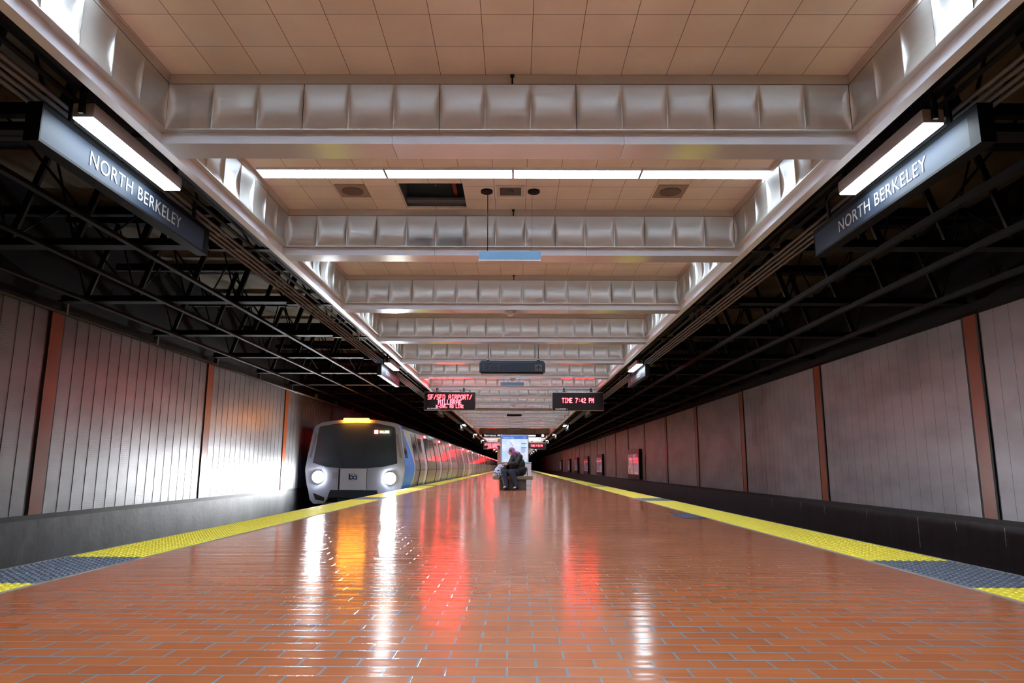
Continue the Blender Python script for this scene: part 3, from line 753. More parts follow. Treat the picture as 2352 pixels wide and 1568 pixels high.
# ------------------------------------------------------------------ poster cases on the right wall
M_case = mat('poster_case', (34, 32, 34), .35)
def poster_mat(name, a, c, sc):
    m = bpy.data.materials.new(name); m.use_nodes = True; nt = m.node_tree; N = nt.nodes; L = nt.links; b = N['Principled BSDF']
    tc = N.new('ShaderNodeTexCoord'); nz = N.new('ShaderNodeTexNoise'); nz.inputs['Scale'].default_value = sc; nz.inputs['Detail'].default_value = 1.5
    L.new(tc.outputs['Object'], nz.inputs['Vector']); cr = N.new('ShaderNodeValToRGB'); cr.color_ramp.interpolation = 'EASE'
    cr.color_ramp.elements[0].position = .4; cr.color_ramp.elements[0].color = (*lin(a), 1); cr.color_ramp.elements[1].position = .58; cr.color_ramp.elements[1].color = (*lin(c), 1)
    L.new(nz.outputs['Fac'], cr.inputs['Fac']); L.new(cr.outputs['Color'], b.inputs['Base Color']); b.inputs['Roughness'].default_value = .2
    L.new(cr.outputs['Color'], b.inputs['Emission Color']); b.inputs['Emission Strength'].default_value = .22  # added glow in the print's own colours, brightening the posters
    b.inputs['Coat Weight'].default_value = 1.0; b.inputs['Coat Roughness'].default_value = .04
    return m
PA = poster_mat('poster_print_a', (196, 66, 84), (214, 190, 200), 2.4); PB = poster_mat('poster_print_b', (198, 64, 84), (166, 170, 200), 1.2)
r = empty('poster_case'); H0 = 0.03
c = MB(); c.box(-.16, 0, 0, 3.9, 0, 1.64); c.build('case', M_case, r, bevel=.01)
for ya, pm in ((.22, PB), (2.02, PA)):
    c = MB(); c.box(-.168, -.16, ya, ya + 1.62, .26, 1.38); c.build('poster', pm, r)
c = MB(); c.tube((-.17, 1.95, .13), (-.16, 1.95, .13), .05, n=20); c.build('badge', M_alframe, r)
pos = [38.3, 54.57, 65.4, 76.3, 86.9, 102.9]; fp = True
for i, y in enumerate(pos):
    o = r if fp else copy_tree(r); fp = False; o.location = (WR - .008, y, H0)
    tag(o, '%s poster case on the right wall holding two reddish posters' % (['nearest and largest', 'second nearest', 'third nearest', 'fourth nearest', 'fifth nearest', 'farthest'][i]), 'poster case', 'poster cases on the right wall')
# floor decal
c = MB(); c.box(-.16, .16, -.55, .55, 0.0005, .002); c.m = 1
for i in range(4): c.box(-.12 + .01 * i, .1, -.42 + .24 * i, -.36 + .24 * i, .002, .0028)
o = c.build('floor_decal', [mat('decal_blue', (62, 76, 106), .3), mat('decal_grey', (150, 150, 160), .4)]); o.location = (2.5, 10.5, 0)
tag(o, 'worn blue floor decal beside the right yellow tactile strip', 'floor decal')

# ------------------------------------------------------------------ map case
r = empty('map_case', (-.035, 29, 0)); M_mapf = mat('map_case_frame', (176, 178, 188), .35, .5)
def map_mat():
    m = bpy.data.materials.new('transit_map_print'); m.use_nodes = True; nt = m.node_tree; N = nt.nodes; L = nt.links; b = N['Principled BSDF']
    tc = N.new('ShaderNodeTexCoord'); nz = N.new('ShaderNodeTexNoise'); nz.inputs['Scale'].default_value = 2.2; nz.inputs['Detail'].default_value = 2
    L.new(tc.outputs['Object'], nz.inputs['Vector']); cr = N.new('ShaderNodeValToRGB')
    cr.color_ramp.elements[0].position = .42; cr.color_ramp.elements[0].color = (.52, .72, .98, 1); cr.color_ramp.elements[1].position = .58; cr.color_ramp.elements[1].color = (.74, .8, .95, 1)
    L.new(nz.outputs['Fac'], cr.inputs['Fac']); L.new(cr.outputs['Color'], b.inputs['Base Color']); L.new(cr.outputs['Color'], b.inputs['Emission Color'])
    b.inputs['Emission Strength'].default_value = .26; b.inputs['Roughness'].default_value = .2
    return m
c = MB(); c.box(-.585, .585, 0, .14, .82, 1.985); c.build('case', M_mapf, r, bevel=.01)
c = MB(); c.box(-.52, .55, -.008, 0, .87, 1.945); c.build('map_sheet', map_mat(), r)
M_lit = emat('backlit_letters', (.95, .95, 1.0), .55)
M_hdr = mat('map_header_blue', (66, 98, 170), .35, emit=(.05, .11, .36), estr=.5)
c = MB(); c.box(-.52, .55, -.011, -.008, 1.81, 1.945); c.build('map_header', M_hdr, r)
text('lettering', 'System Map', .085, (-.47, -.013, 1.845), FR, M_lit, r, .001)
c = MB(); c.box(.36, .48, -.014, -.011, 1.84, 1.915); c.build('map_badge', M_white, r)
c = MB()
for z, w in ((1.62, .22), (1.46, .22)): c.box(.28, .28 + w, -.011, -.008, z, z + .018)
c.build('map_key', mat('map_key_navy', (60, 80, 120), .5), r)
c = MB(); c.m = 0
for i in range(9): c.box(.28, .47 - .02 * (i % 3), -.0105, -.008, 1.43 - .022 * i, 1.438 - .022 * i)
for i in range(8): c.box(-.4, -.3 + .03 * (i % 4), -.0105, -.008, 1.5 - .07 * i, 1.505 - .07 * i)
for i in range(10): c.box(.2, .44 - .03 * (i % 3), -.0105, -.008, 1.16 - .03 * i, 1.165 - .03 * i)
c.build('map_text', mat('map_text_grey', (130, 150, 196), .5), r)
c = MB(); c.bar((-.2, -.0095, 1.7), (-.05, -.0095, 1.53), .003, .012); c.bar((-.05, -.0095, 1.53), (-.05, -.0095, 1.42), .003, .012); c.build('route_line', mat('route_dark', (70, 84, 120), .5), r)
c = MB(); c.bar((-.19, -.0095, 1.66), (-.07, -.0095, 1.52), .003, .008); c.build('route_line', mat('route_rust', (190, 120, 110), .5), r)
for x in (-.5, .5): c = MB(); c.box(x - .04, x + .04, .03, .11, 0, .82); c.build('post', M_mapf, r)
tag(r, 'lit pale blue transit map case standing behind the seated person', 'map case')
# white utility cabinet with pipework to the right, behind the bench
r = empty('white_bin', (.46, 26.5, 0))
c = MB(); c.box(-.17, .14, 0, .4, 0, .82); c.build('bin_body', mat('bin_white', (214, 218, 226), .4), r, bevel=.02)
c = MB(); c.box(-.18, .15, -.01, .41, .82, .86); c.build('bin_lid', mat('bin_lid_green', (150, 176, 168), .4), r, bevel=.01)
tag(r, 'white bin standing between the map case and the right end of the bench', 'bin')

# ------------------------------------------------------------------ bench
M_bench = mat('bench_concrete', (120, 108, 92), .6, 0, .15, 6); M_bench2 = mat('bench_base_dark', (74, 66, 62), .6, 0, .15, 6)
r = empty('bench', (-.07, 21.32, 0))
c = MB(); c.box(-.605, .605, 0, .62, .312, .418); c.build('seat', M_bench, r, bevel=.012)
c = MB(); c.box(-.405, .405, .03, .59, 0, .312); c.build('base', M_bench2, r, bevel=.008)
c = MB(); c.tube((.44, .45, .418), (.44, .45, .66), .012, n=8); c.tube((.3, .45, .418), (.3, .45, .66), .012, n=8); c.tube((.3, .45, .66), (.44, .45, .66), .012, n=8)
c.build('arm_rail', M_rail, r)
tag(r, 'concrete platform bench with overhanging slab seat and block base', 'bench')

# ------------------------------------------------------------------ person seated on the bench
def remeshed(mb, name, m, parent, vox=.009, smooth=4):
    o = mb.build(name, m, parent, fixn=False)
    md = o.modifiers.new('remesh', 'REMESH'); md.mode = 'VOXEL'; md.voxel_size = vox; md.use_smooth_shade = True
    s = o.modifiers.new('smooth', 'SMOOTH'); s.iterations = smooth; s.factor = .5
    return o
M_skin = mat('skin', (214, 164, 146), .5); M_jacket = mat('black_jacket', (24, 26, 32), .65, bump=.4, bscale=14)
M_jeans = mat('dark_trousers', (28, 34, 48), .7, bump=.3, bscale=12); M_shoe = mat('black_shoe', (18, 18, 20), .4); M_hair = mat('purple_hair', (132, 76, 128), .45, noise=.35, nscale=14, stretch=(1, 1, .2))
r = empty('person', (0, 21.32, 0))
# coordinates local: y from the bench front edge (towards the camera is negative)
hipR, hipL = Vector((.16, .20, .53)), Vector((.02, .26, .52))
kR, kL = Vector((-.11, -.14, .53)), Vector((-.34, -.04, .53))
aR, aL = Vector((.03, -.20, .11)), Vector((-.27, -.13, .12))
ch, sh = Vector((.02, .16, .78)), Vector((.02, .14, 1.0))
shR, shL = Vector((.13, .02, .98)), Vector((-.06, .28, .97))
elR, elL = Vector((.03, -.10, .80)), Vector((-.16, .12, .78))
haR, haL = Vector((-.25, -.06, .765)), Vector((-.28, .04, .76))
hd = Vector((-.115, .08, 1.145))
body = MB()
body.ell(hd, (.078, .07, .105), rot=Matrix.Rotation(radians(-28), 3, 'Y'))
body.ell(hd + Vector((-.03, -.004, -.045)), (.052, .05, .062))                     # jaw
body.cap(hd + Vector((-.062, -.03, -.0)), hd + Vector((-.098, -.032, -.03)), .012, .014)       # nose
body.ell(hd + Vector((.02, -.066, -.01)), (.016, .01, .026))                      # ear
body.ell(hd + Vector((-.078, -.02, -.062)), (.016, .024, .008)); body.ell(hd + Vector((-.072, -.02, -.076)), (.016, .022, .008))  # lips
body.cap(hd + Vector((.03, .01, -.05)), sh + Vector((.01, 0, .03)), .055, .065)
body.cap(sh, ch, .12, .17); body.cap(ch, (hipR + hipL) / 2, .18, .19); body.cap(shR, shL, .06, .06)
for a, q, w_ in ((shR, elR, haR), (shL, elL, haL)):
    body.cap(a, q, .05, .042); body.cap(q, w_, .038, .026)
    d = (w_ - q).normalized(); palm = w_ + d * .045
    body.cap(w_, palm, .026, .03)
    for i, ln in enumerate((.058, .07, .075, .066)):
        off = Vector((0, .026 - .017 * i, .006)); p0 = palm + off + d * .015; p1 = p0 + d * ln * .5 + Vector((0, 0, -.008)); p2 = p1 + d * ln * .3 + Vector((0, 0, -.03))
        body.cap(p0, p1, .009, .0085); body.cap(p1, p2, .0085, .007)
    t0 = w_ + d * .012 + Vector((0, .03, -.004)); t1 = t0 + d * .03 + Vector((0, .022, -.012)); body.cap(t0, t1, .0105, .009); body.cap(t1, t1 + d * .028, .009, .0075)
for h_, k_, a_ in ((hipR, kR, aR), (hipL, kL, aL)):
    body.cap(h_, k_, .1, .075); body.cap(k_, a_, .065, .045); body.cap(a_, a_ + Vector((-.06, -.09, -.05)), .04, .035)
remeshed(body, 'body', M_skin, r, .007, 3)
for dx in (-.073, -.069):
    pass
e = MB(); e.ell(hd + Vector((-.078, -.045, .004)), (.008, .011, .006)); e.ell(hd + Vector((-.088, .0, .002)), (.008, .011, .006)); e.build('eyes', mat('eye_dark', (40, 30, 28), .3), r)
hr = MB()
hr.ell(hd + Vector((.018, .004, .026)), (.098, .092, .108), rot=Matrix.Rotation(radians(-25), 3, 'Y'))
hr.cap(hd + Vector((.05, -.03, -.02)), sh + Vector((.09, -.1, .085)), .06, .05); hr.cap(hd + Vector((.05, .05, -.02)), sh + Vector((.06, .07, .09)), .06, .05)
hr.cap(hd + Vector((.03, -.06, -.05)), sh + Vector((-.04, -.12, .02)), .03, .028)
hr.cap(sh + Vector((-.04, -.12, .02)), sh + Vector((-.13, -.10, -.10)), .026, .014); hr.cap(sh + Vector((.09, -.08, .085)), sh + Vector((.14, .0, .04)), .04, .02)
hr.cap(hd + Vector((-.03, -.07, .06)), hd + Vector((-.075, -.055, .0)), .022, .01)
remeshed(hr, 'hair', M_hair, r, .008, 2)
jk = MB()
jk.ell((.03, .17, .95), (.17, .17, .15)); jk.ell((.07, .17, .76), (.235, .22, .22)); jk.ell((-.03, .08, .92), (.12, .13, .13)); jk.ell((.14, .2, .60), (.22, .24, .16)); jk.ell((-.05, .1, .72), (.14, .16, .14))
jk.cap(shR, shR + Vector((-.06, .12, 0)), .085, .08); jk.cap(shL, shR, .1, .1)
jk.cap(shR, elR, .088, .078); jk.cap(elR, elR + (haR - elR) * .82, .07, .042)
jk.cap(shL, elL, .085, .072); jk.cap(elL, elL + (haL - elL) * .82, .065, .04)
jk.cap(sh + Vector((-.02, -.02, .06)), sh + Vector((-.02, 0, .0)), .085, .1)
remeshed(jk, 'jacket', M_jacket, r, .009, 4)
jn = MB()
jn.ell((.14, .22, .52), (.2, .22, .105)); jn.ell((.02, .26, .52), (.17, .2, .105))
for h_, k_, a_ in ((hipR, kR, aR), (hipL, kL, aL)):
    jn.cap(h_, k_, .122, .1); jn.cap(k_, a_, .1, .072); jn.cap(a_, a_ + Vector((0, 0, -.03)), .074, .076)
remeshed(jn, 'trousers', M_jeans, r, .009, 4)
for a_ in (aR, aL):
    s = MB(); s.cap(a_ + Vector((.02, .03, -.06)), a_ + Vector((-.06, -.12, -.072)), .045, .038); s.ell(a_ + Vector((0, 0, -.05)), (.05, .055, .05)); s.box(a_.x - .1, a_.x + .06, a_.y - .15, a_.y + .07, .002, .016)
    o = remeshed(s, 'shoe', M_shoe, r, .007, 3)
    w = MB()
    for i in range(4): w.bar((a_.x - .055 - .012 * i, a_.y - .05 - .022 * i, a_.z - .024 - .003 * i), (a_.x - .0 - .012 * i, a_.y - .075 - .022 * i, a_.z - .024 - .003 * i), .008, .006)
    w.build('laces', M_white, o)
tag(r, 'person with purple hair in black jacket and dark trousers, seated bent over a bag', 'person')
# bag beside the person
def bag_mat():
    m = bpy.data.materials.new('patterned_bag_cloth'); m.use_nodes = True; nt = m.node_tree; N = nt.nodes; L = nt.links; b = N['Principled BSDF']
    tc = N.new('ShaderNodeTexCoord'); nz = N.new('ShaderNodeTexVoronoi'); nz.inputs['Scale'].default_value = 30
    L.new(tc.outputs['Object'], nz.inputs['Vector']); cr = N.new('ShaderNodeValToRGB'); cr.color_ramp.interpolation = 'CONSTANT'
    E = cr.color_ramp.elements; E[0].color = (*lin((40, 50, 110)), 1); E[1].position = .22; E[1].color = (*lin((176, 200, 236)), 1)
    x = E.new(.5); x.color = (*lin((214, 214, 236)), 1)
    sp = N.new('ShaderNodeSeparateColor'); L.new(nz.outputs['Color'], sp.inputs[0])
    L.new(sp.outputs[0], cr.inputs['Fac']); L.new(cr.outputs['Color'], b.inputs['Base Color']); b.inputs['Roughness'].default_value = .6
    return m
r = empty('tote_bag', (-.5, 21.42, .418))
t = MB(); t.ell((.0, .06, .13), (.13, .1, .15)); t.ell((.07, .05, .26), (.12, .09, .09)); t.ell((-.05, .05, .1), (.1, .1, .1)); t.ell((.16, .05, .31), (.09, .07, .05)); t.box(-.12, .1, -.03, .14, .004, .05)
remeshed(t, 'bag_body', bag_mat(), r, .009, 4)
t = MB(); t.ell((.13, .0, .12), (.08, .07, .13)); t.ell((.18, -.01, .2), (.09, .07, .07)); t.cap((.12, -.06, .06), (.02, -.14, -.09), .03, .018)
remeshed(t, 'dark_flap', M_jacket, r, .009, 3)
tag(r, 'pale blue patterned cloth bag on the left end of the bench', 'bag')

# ------------------------------------------------------------------ train
XC = -5.12; YF = 22.5
PROF = [(1.30, -.50), (1.36, -.40), (1.47, -.06), (1.535, .2), (1.58, .48), (1.59, .62), (1.58, .78), (1.53, 1.0), (1.43, 1.45), (1.345, 1.9), (1.30, 2.02), (1.17, 2.09), (.9, 2.135), (.55, 2.17), (.25, 2.19), (0, 2.195)]
M_steel = mat('brushed_stainless', (196, 190, 178), .36, .6, .05, 3, (1, 1, 8)); M_tw = mat('train_white', (230, 236, 248), .32, .1); M_sglass = mat('side_glass', (20, 22, 26), .12, 0, spec=.5); M_wglass = mat('windshield_glass', (66, 78, 92), .1, 0, spec=.6)
M_tblue = mat('train_blue', (70, 150, 244), .4); M_glass = mat('dark_glass', (44, 52, 60), .09, 0, spec=.8); M_rub = mat('rubber_black', (14, 15, 18), .5)
M_under = mat('undercarriage', (40, 44, 48), .6, .2); M_roofs = mat('roof_silver', (190, 192, 198), .25, .8)
M_mask = mat('nose_grey_white', (182, 190, 210), .35, .1)
M_ind = emat('red_indicator', (1.0, .02, .03), 42.0); M_amber = emat('amber_marker', (1.0, .28, .01), 26.0)
M_head = emat('headlight_glow', (.93, .96, 1.0), E_HEAD)
def pinterp(z):
    for (a, za), (c, zc_) in zip(PROF[:-1], PROF[1:]):
        if za <= z <= zc_: return a + (c - a) * (z - za) / (zc_ - za)
    return PROF[0][0] if z < PROF[0][1] else PROF[-1][0]
def strip(mb, side, ya, yb, z0, z1, off=.006, n=12, ytop=None):
    """patch that follows the car side; ytop = (ya,yb) at the top for slanted edges"""
    zs = [z0 + (z1 - z0) * i / n for i in range(n + 1)]; V = []; F = []
    for i, z in enumerate(zs):
        w = pinterp(z); t = i / n
        for yy in (ya, yb):
            for o_ in (0.0, off): V.append((side * (w + o_), yy, z))
    for i in range(n):
        a = 4 * i
        for q in ((0, 1, 5, 4), (2, 6, 7, 3), (1, 3, 7, 5)): F.append(tuple(a + k for k in q))
    F.append((0, 2, 3, 1)); e_ = 4 * n; F.append((e_, e_ + 1, e_ + 3, e_ + 2))
    mb.mesh(V, F, False)
DOORS = [(3.78, 6.05), (9.26, 11.68), (14.95, 17.35)]
def build_car(lead):
    r = empty('train_car', (XC, YF, 0)); Lc = 21.05; y0 = 0.30 if lead else 0
    full = [(x, z) for x, z in PROF] + [(-x, z) for x, z in reversed(PROF[:-1])]
    b = MB(); n = len(full)
    V = [(x, y0, z) for x, z in full] + [(x, Lc, z) for x, z in full]
    b.mesh(V, [(i, i + 1, i + 1 + n, i + n) for i in range(n - 1)] + [(n - 1, 0, n, 2 * n - 1)], True)
    b.mesh(V, [tuple(range(n)), tuple(range(2 * n - 1, n - 1, -1))])
    o = b.build('body_shell', M_steel, r)
    b = MB(); b.box(-1.2, 1.2, .7, Lc - .3, -.85, -.5)
    b.build('underframe', M_under, r)
    for yy in (3.2, 17.6):
        b = MB(); b.box(-1.05, 1.05, yy - 1.2, yy + 1.2, -.8, -.6)
        for x in (-.72, .72):
            for dy in (-.85, .85): b.tube((x - .06, yy + dy, -.60), (x + .06, yy + dy, -.60), .37, n=20)
        b.build('bogie', M_under, r)
    for s in (1, -1):
        b = MB(); strip(b, s, 0.25 if lead else 0.05, Lc - .05, 1.915, 2.03, .012, 4); b.build('roof_rail', M_roofs, r)
        b = MB(); strip(b, s, 2.4 if lead else .05, Lc - .05, .545, .56, .004, 1); b.build('seam', M_rub, r)
        dd = DOORS if lead else [(a, c) for a, c in DOORS]
        for a, c in dd:
            # door pair set between two black gaskets
            d = MB(); strip(d, s, a + .07, c - .07, -.42, 1.86, .005); dob = d.build('door', M_steel, r)
            g = MB(); strip(g, s, a - .09, a + .07, -.44, 1.88, .012); strip(g, s, c - .08, c + .10, -.44, 1.88, .012); g.build('door_gasket', M_rub, dob)
            w = MB(); strip(w, s, c - .78, c - .14, -.20, 1.80, .010); w.build('door_edge_reflection', M_tw, dob)  # white strip paints in the bright reflection along the door edge
            w = MB(); strip(w, s, a + .42, a + 1.25, .93, 1.74, .012, 6); w.build('door_window', M_sglass, dob)
        bays = [(6.1, 9.2), (11.75, 14.9), (17.4, 20.6)] + ([] if lead else [(.5, 3.7)])
        if lead: bays.append((2.45, 3.65))
        for a, c in bays:
            k = 2 if c - a > 2 else 1; wd = (c - a) / k
            for i in range(k):
                w = MB(); strip(w, s, a + .14 + wd * i, a + wd * (i + 1) - .14, .92, 1.82, .009, 6); w.build('side_window', M_sglass, r)
        for a, c in DOORS:
            l = MB(); l.ell((s * (pinterp(1.88) + .03), c + .40, 1.875), (.035, .09, .05)); l.build('indicator_light', M_ind, r)
        if not lead:
            for ya in (0.02,):
                w = MB(); strip(w, s, ya, ya + .42, -.42, 1.9, .008); w.build('blue_end_panel', mat('train_blue_dark', (44, 74, 168), .3), r)
    b = MB(); b.box(-1.0, 1.0, Lc, Lc + .28, -.3, 1.9); b.build('gangway', M_rub, r)
    return r
lead = build_car(True)
# nose of the lead car, built from the front outline
def F2(x, z): return (x * 1.0135 - XC, .7 + (z - .7) * 1.0135)
def nose_y(x, z): return .02 + .09 * (x / 1.6) ** 2 + .06 * max(0, z - .6)
def plate(name, poly, y_off, thick, m, parent, hole=None):
    """flat-ish plate following the curved nose; optional hole polygon"""
    bm = bmesh.new()
    def ring(pts):
        vs_ = [bm.verts.new((p[0], nose_y(*p) + y_off, p[1])) for p in pts]
        return vs_, [bm.edges.new((vs_[i], vs_[(i + 1) % len(vs_)])) for i in range(len(vs_))]
    _, e1 = ring(poly); es = list(e1)
    if hole:
        for h in hole:
            _, e2 = ring(h); es += e2
    bmesh.ops.triangle_fill(bm, edges=es, use_beauty=True)
    ret = bmesh.ops.extrude_face_region(bm, geom=list(bm.faces))
    for v in ret['geom']:
        if isinstance(v, bmesh.types.BMVert): v.co.y += thick
    bmesh.ops.recalc_face_normals(bm, faces=bm.faces)
    me = bpy.data.meshes.new(name); bm.to_mesh(me); bm.free(); me.materials.append(m)
    o = bpy.data.objects.new(name, me); COL.objects.link(o); o.parent = parent; return o
def dens(pts, n=4):
    out = []
    for i in range(len(pts)):
        a, c = pts[i], pts[(i + 1) % len(pts)]
        for k in range(n): out.append((a[0] + (c[0] - a[0]) * k / n, a[1] + (c[1] - a[1]) * k / n))
    return out
glass = [F2(*p) for p in [(-6.391, .786), (-6.327, 1.28), (-6.27, 1.86), (-6.24, 1.93), (-5.679, 2.03), (-5.06, 2.056), (-4.417, 2.035), (-3.87, 1.93), (-3.83, 1.86), (-3.776, 1.38), (-3.721, .774), (-4.138, .672), (-4.702, .622), (-5.497, .622), (-5.98, .665)]]
upper = [(-1.59, .56), (-1.59, .66), (-1.565, .80), (-1.53, 1.1), (-1.45, 1.6), (-1.40, 1.88), (-1.33, 1.985), (-1.2, 2.04), (-.6, 2.15), (0, 2.185), (.6, 2.15), (1.2, 2.06), (1.33, 2.01), (1.40, 1.88), (1.45, 1.6), (1.53, 1.1), (1.565, .8), (1.59, .66), (1.59, .56)]
def cast(poly, c, a):
    best = 0; d = (cos(a), sin(a))
    for i in range(len(poly)):
        p, q = poly[i], poly[(i + 1) % len(poly)]
        ex, ez = q[0] - p[0], q[1] - p[1]; den = d[0] * ez - d[1] * ex
        if abs(den) < 1e-12: continue
        wx, wz = p[0] - c[0], p[1] - c[1]
        t = (wx * ez - wz * ex) / den; u = (wx * d[1] - wz * d[0]) / den
        if t > 0 and -1e-6 <= u <= 1 + 1e-6: best = max(best, t)
    return (c[0] + d[0] * best, c[1] + d[1] * best)
GC = (0, 1.25)
angs = sorted(set([round(2 * pi * i / 140, 5) for i in range(140)] + [round(math.atan2(z - GC[1], x - GC[0]) % (2 * pi), 5) for x, z in glass + upper]))
def ringmesh(name, inner, outerp, m, y_off, thick, k=3):
    b = MB(); n = len(angs); V = []
    for j in range(k + 1):
        for a in angs:
            p = cast(inner, GC, a) if inner else GC; q = cast(outerp, GC, a)
            x = p[0] + (q[0] - p[0]) * j / k; z = p[1] + (q[1] - p[1]) * j / k
            V.append((x, nose_y(x, z) + y_off, z))
    Fc = [(j * n + i, j * n + (i + 1) % n, (j + 1) * n + (i + 1) % n, (j + 1) * n + i) for j in range(k) for i in range(n)]
    nv = len(V)
    V += [(x, y + thick, z) for x, y, z in V[k * n:]]
    Fc += [(k * n + i, k * n + (i + 1) % n, nv + (i + 1) % n, nv + i) for i in range(n)]
    if inner:
        n2 = len(V); V += [(x, y + thick, z) for x, y, z in V[:n]]
        Fc += [(i, (i + 1) % n, n2 + (i + 1) % n, n2 + i) for i in range(n)]
    b.mesh(V, Fc, False); return b.build(name, m, lead)
def zlow(x):
    x = abs(x); L_ = [(0, -.06), (.70, -.06), (.74, -.06), (.86, -.38), (.93, -.46), (1.28, -.48), (1.40, -.35), (1.45, -.1), (1.52, .1), (1.575, .4), (1.59, .54)]
    for p, q in zip(L_[:-1], L_[1:]):
        if p[0] <= x <= q[0]: return p[1] + (q[1] - p[1]) * (x - p[0]) / (q[0] - p[0])
    return .54
ringmesh('nose_mask', glass, upper, M_mask, 0.0, .14)
ringmesh('windshield', None, [(x * 1.0, z) for x, z in glass], M_wglass, .012, .02, 8)
b = MB(); xs_ = sorted(set([round(-1.59 + 3.18 * i / 60, 4) for i in range(61)] + [v * sgn for v in (.74, .86, .93, 1.28, 1.40, 1.45, 1.52, 1.575) for sgn in (-1, 1)]))
V = []; K = 8
for x in xs_:
    for j in range(K + 1):
        z = .56 + (zlow(x) - .56) * j / K; V.append((x, nose_y(x, z), z))
    V.append((x, nose_y(x, zlow(x)) + .14, zlow(x)))
n = K + 2
b.mesh(V, [(i * n + j, i * n + j + 1, (i + 1) * n + j + 1, (i + 1) * n + j) for i in range(len(xs_) - 1) for j in range(n - 1)], False)
b.build('nose_lower_panel', M_mask, lead)
hole_l = [F2(*p) for p in [(-6.329, -.135), (-5.961, -.276), (-5.966, -.386), (-6.25, -.344)]]
hole_r = [(-x, z) for x, z in hole_l]
for h_ in (hole_l, hole_r): plate('skirt_opening_shade', h_, -.006, .008, M_rub, lead)  # dark plates in front stand in for the shaded holes in the skirt
c = MB(); c.box(-1.30, 1.30, .26, .29, -.45, 1.98); c.build('nose_bulkhead', M_rub, lead)
dr_ = [(-.445, -.05), (.385, -.05), (.39, .605), (-.44, .605)]
dp = plate('front_door', dr_, -.012, .015, M_tw, lead)
for x0, x1 in ((-.50, -.455), (.395, .41)): plate('door_gap', [(x0, -.05), (x1, -.05), (x1, .61), (x0, .61)], -.006, .01, M_rub, lead)
for x0, x1 in ((-.70, -.52), ): plate('hatch', [(x0, .3), (x1, .3), (x1, .5), (x0, .5)], -.004, .006, mat('hatch_grey', (168, 172, 182), .35), lead)
for s in (-1, 1):
    for z0, z1 in ((.95, 1.3), (1.32, 1.72)):
        xx = [s * (pinterp(z0) - .12), s * (pinterp(z0) - .05), s * (pinterp(z1) - .05), s * (pinterp(z1) - .12)]
        plate('pillar_panel', [(xx[0], z0), (xx[1], z0), (xx[2], z1), (xx[3], z1)], -.003, .005, mat('pillar_grey', (150, 152, 160), .4), lead)
# bumper recess
c = MB(); c.prism([(-.72, -.07), (.72, -.07), (.80, -.30), (-.80, -.30)], 'y', .03, .3); c.build('bumper', mat('bumper_dark', (38, 48, 54), .5), lead)
c = MB(); c.box(-.5, .5, -.02, .4, -.62, -.32); c.tube((0, -.25, -.52), (0, .1, -.52), .1, n=16); c.box(-.16, .16, -.35, -.2, -.64, -.40); c.build('coupler', M_under, lead)
# logo on the front door: stem, two rings, stem and four small letters
M_lnavy = mat('logo_navy', (34, 46, 66), .4); M_lblue = mat('logo_blue', (46, 86, 168), .4)
def annulus(name, cx, cz, ro, ri, m, y):
    c = MB(); n = 28
    for i in range(n):
        a, d = 2 * pi * i / n, 2 * pi * (i + 1) / n
        c.face([(cx + ri * cos(a), y, cz + ri * sin(a)), (cx + ro * cos(a), y, cz + ro * sin(a)), (cx + ro * cos(d), y, cz + ro * sin(d)), (cx + ri * cos(d), y, cz + ri * sin(d))])
    return c
ylg = nose_y(0, .35) - .016
c = annulus('logo', -.085, .335, .066, .036, M_lnavy, ylg); c.box(-.16, -.122, ylg - .001, ylg + .001, .27, .452); o = c.build('logo_dark_half', M_lnavy, dp)
c = annulus('logo', .03, .335, .066, .036, M_lblue, ylg); c.box(.062, .105, ylg - .001, ylg + .001, .27, .40); c.build('logo_blue_half', M_lblue, dp)
text('lettering', 'BART', .05, (-.10, ylg, .42), FR, M_lnavy, dp, .0005, sx=1.35)
# lights
for cx, cz, lb in ((-6.186, .352, 'l'), (-3.932, .317, 'r')):
    x, z = F2(cx, cz)
    yy = nose_y(x, z)
    c = MB(); c.tube((x, yy - .02, z), (x, yy + .05, z), .205, n=28); hs = c.build('headlight_housing', M_rub, lead)
    c = MB(); c.tube((x, yy - .03, z), (x, yy - .021, z), .185, n=28); c.build('headlight', M_head, hs)
    ld = bpy.data.lights.new('headlight_beam', 'SPOT'); ld.energy = P_HEAD; ld.color = (.9, .95, 1.0); ld.spot_size = radians(96); ld.spot_blend = .35; ld.shadow_soft_size = .12
    lo = bpy.data.objects.new('headlight_beam', ld); COL.objects.link(lo); lo.location = (x, yy - .17, z); lo.rotation_euler = (radians(83), 0, pi); lo.parent = lead
x0, z1 = F2(-5.469, 2.19); x1, z0 = F2(-4.659, 2.085)
c = MB(); c.box(x0, x1, .02, .12, z0, z1); c.build('marker_light', M_amber, lead, bevel=.02)
x0, z1 = F2(-4.477, 1.819); x1, z0 = F2(-4.359, 1.706)
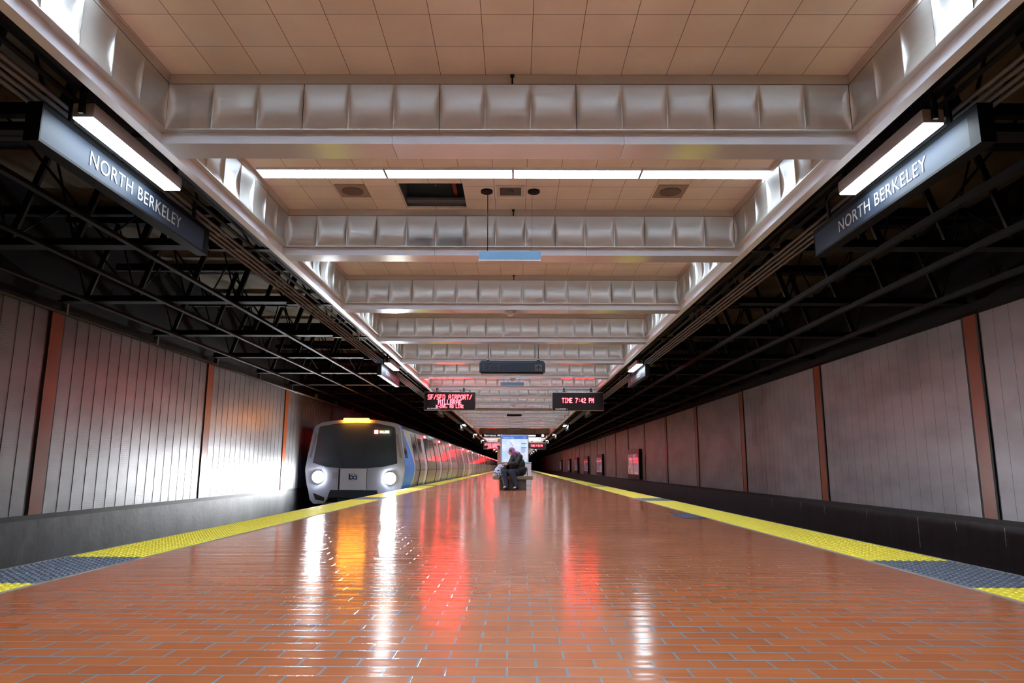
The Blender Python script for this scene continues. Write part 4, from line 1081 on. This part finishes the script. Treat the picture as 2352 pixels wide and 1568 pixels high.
c = MB(); c.box(x0, x1, .055, .08, z0, z1); c.build('route_indicator', emat('route_red', (1, .16, .12), 5), lead)
x0, z1 = F2(-4.305, 1.803); x1, z0 = F2(-4.005, 1.723)
led('destination_display', 'MILLBRAE', (x0 + x1) / 2, z0, (x1 - x0) / 47, .0112, lead, .07, emat('amber_letters', (1, .62, .25), 7))
# wipers
c = MB(); c.bar((-.35, nose_y(0, .7) - .01, .66), (-.62, nose_y(.5, 1.2) - .02, 1.2), .02, .02); c.build('wiper', M_rub, lead)
# blue cab side with window
for s in (1, -1):
    b = MB()
    zs = [-.42 + 2.33 * i / 16 for i in range(17)]; V = []; Fc = []
    for z in zs:
        t = (z + .42) / 2.33; yb = .75 + 1.55 * sin(pi * min(1, max(0, .12 + t * .9))) ** .8
        for yy in (.15, yb):
            V.append((s * (pinterp(z) + .008), yy, z))
    for i in range(16): Fc.append((2 * i, 2 * i + 1, 2 * i + 3, 2 * i + 2))
    b.mesh(V, Fc, True); b.build('cab_side_blue', M_tblue, lead)
    b = MB(); V = []; Fc = []
    for z in zs:
        t = (z + .42) / 2.33; yb = .75 + 1.55 * sin(pi * min(1, max(0, .12 + t * .9))) ** .8
        for yy in (yb, yb + .16): V.append((s * (pinterp(z) + .009), yy, z))
    for i in range(16): Fc.append((2 * i, 2 * i + 1, 2 * i + 3, 2 * i + 2))
    b.mesh(V, Fc, True); b.build('cab_side_stripe', M_tw, lead)
    b = MB(); strip(b, s, .42, 1.0, .95, 1.86, .014, 8); b.build('cab_window', M_sglass, lead)
    b = MB(); strip(b, s, .2, .9, 1.93, 2.0, .02, 2); b.build('cab_roof_stripe', M_tblue, lead)
tag(lead, 'lead train car with bright headlights, dark windshield and blue cab side', 'train car', 'train cars at the left platform')
car = build_car(False)
for i in range(1, 8):
    o = car if i == 1 else copy_tree(car)
    o.location = (XC, YF + 21.34 * i, 0)
    lb = {1: 'second train car, coupled directly behind the lead car', 2: 'third train car, its red door lights running together', 3: 'fourth train car down the left track'}.get(i, 'silver train car far down the left track towards the tail')
    tag(o, lb, 'train car', 'train cars at the left platform')
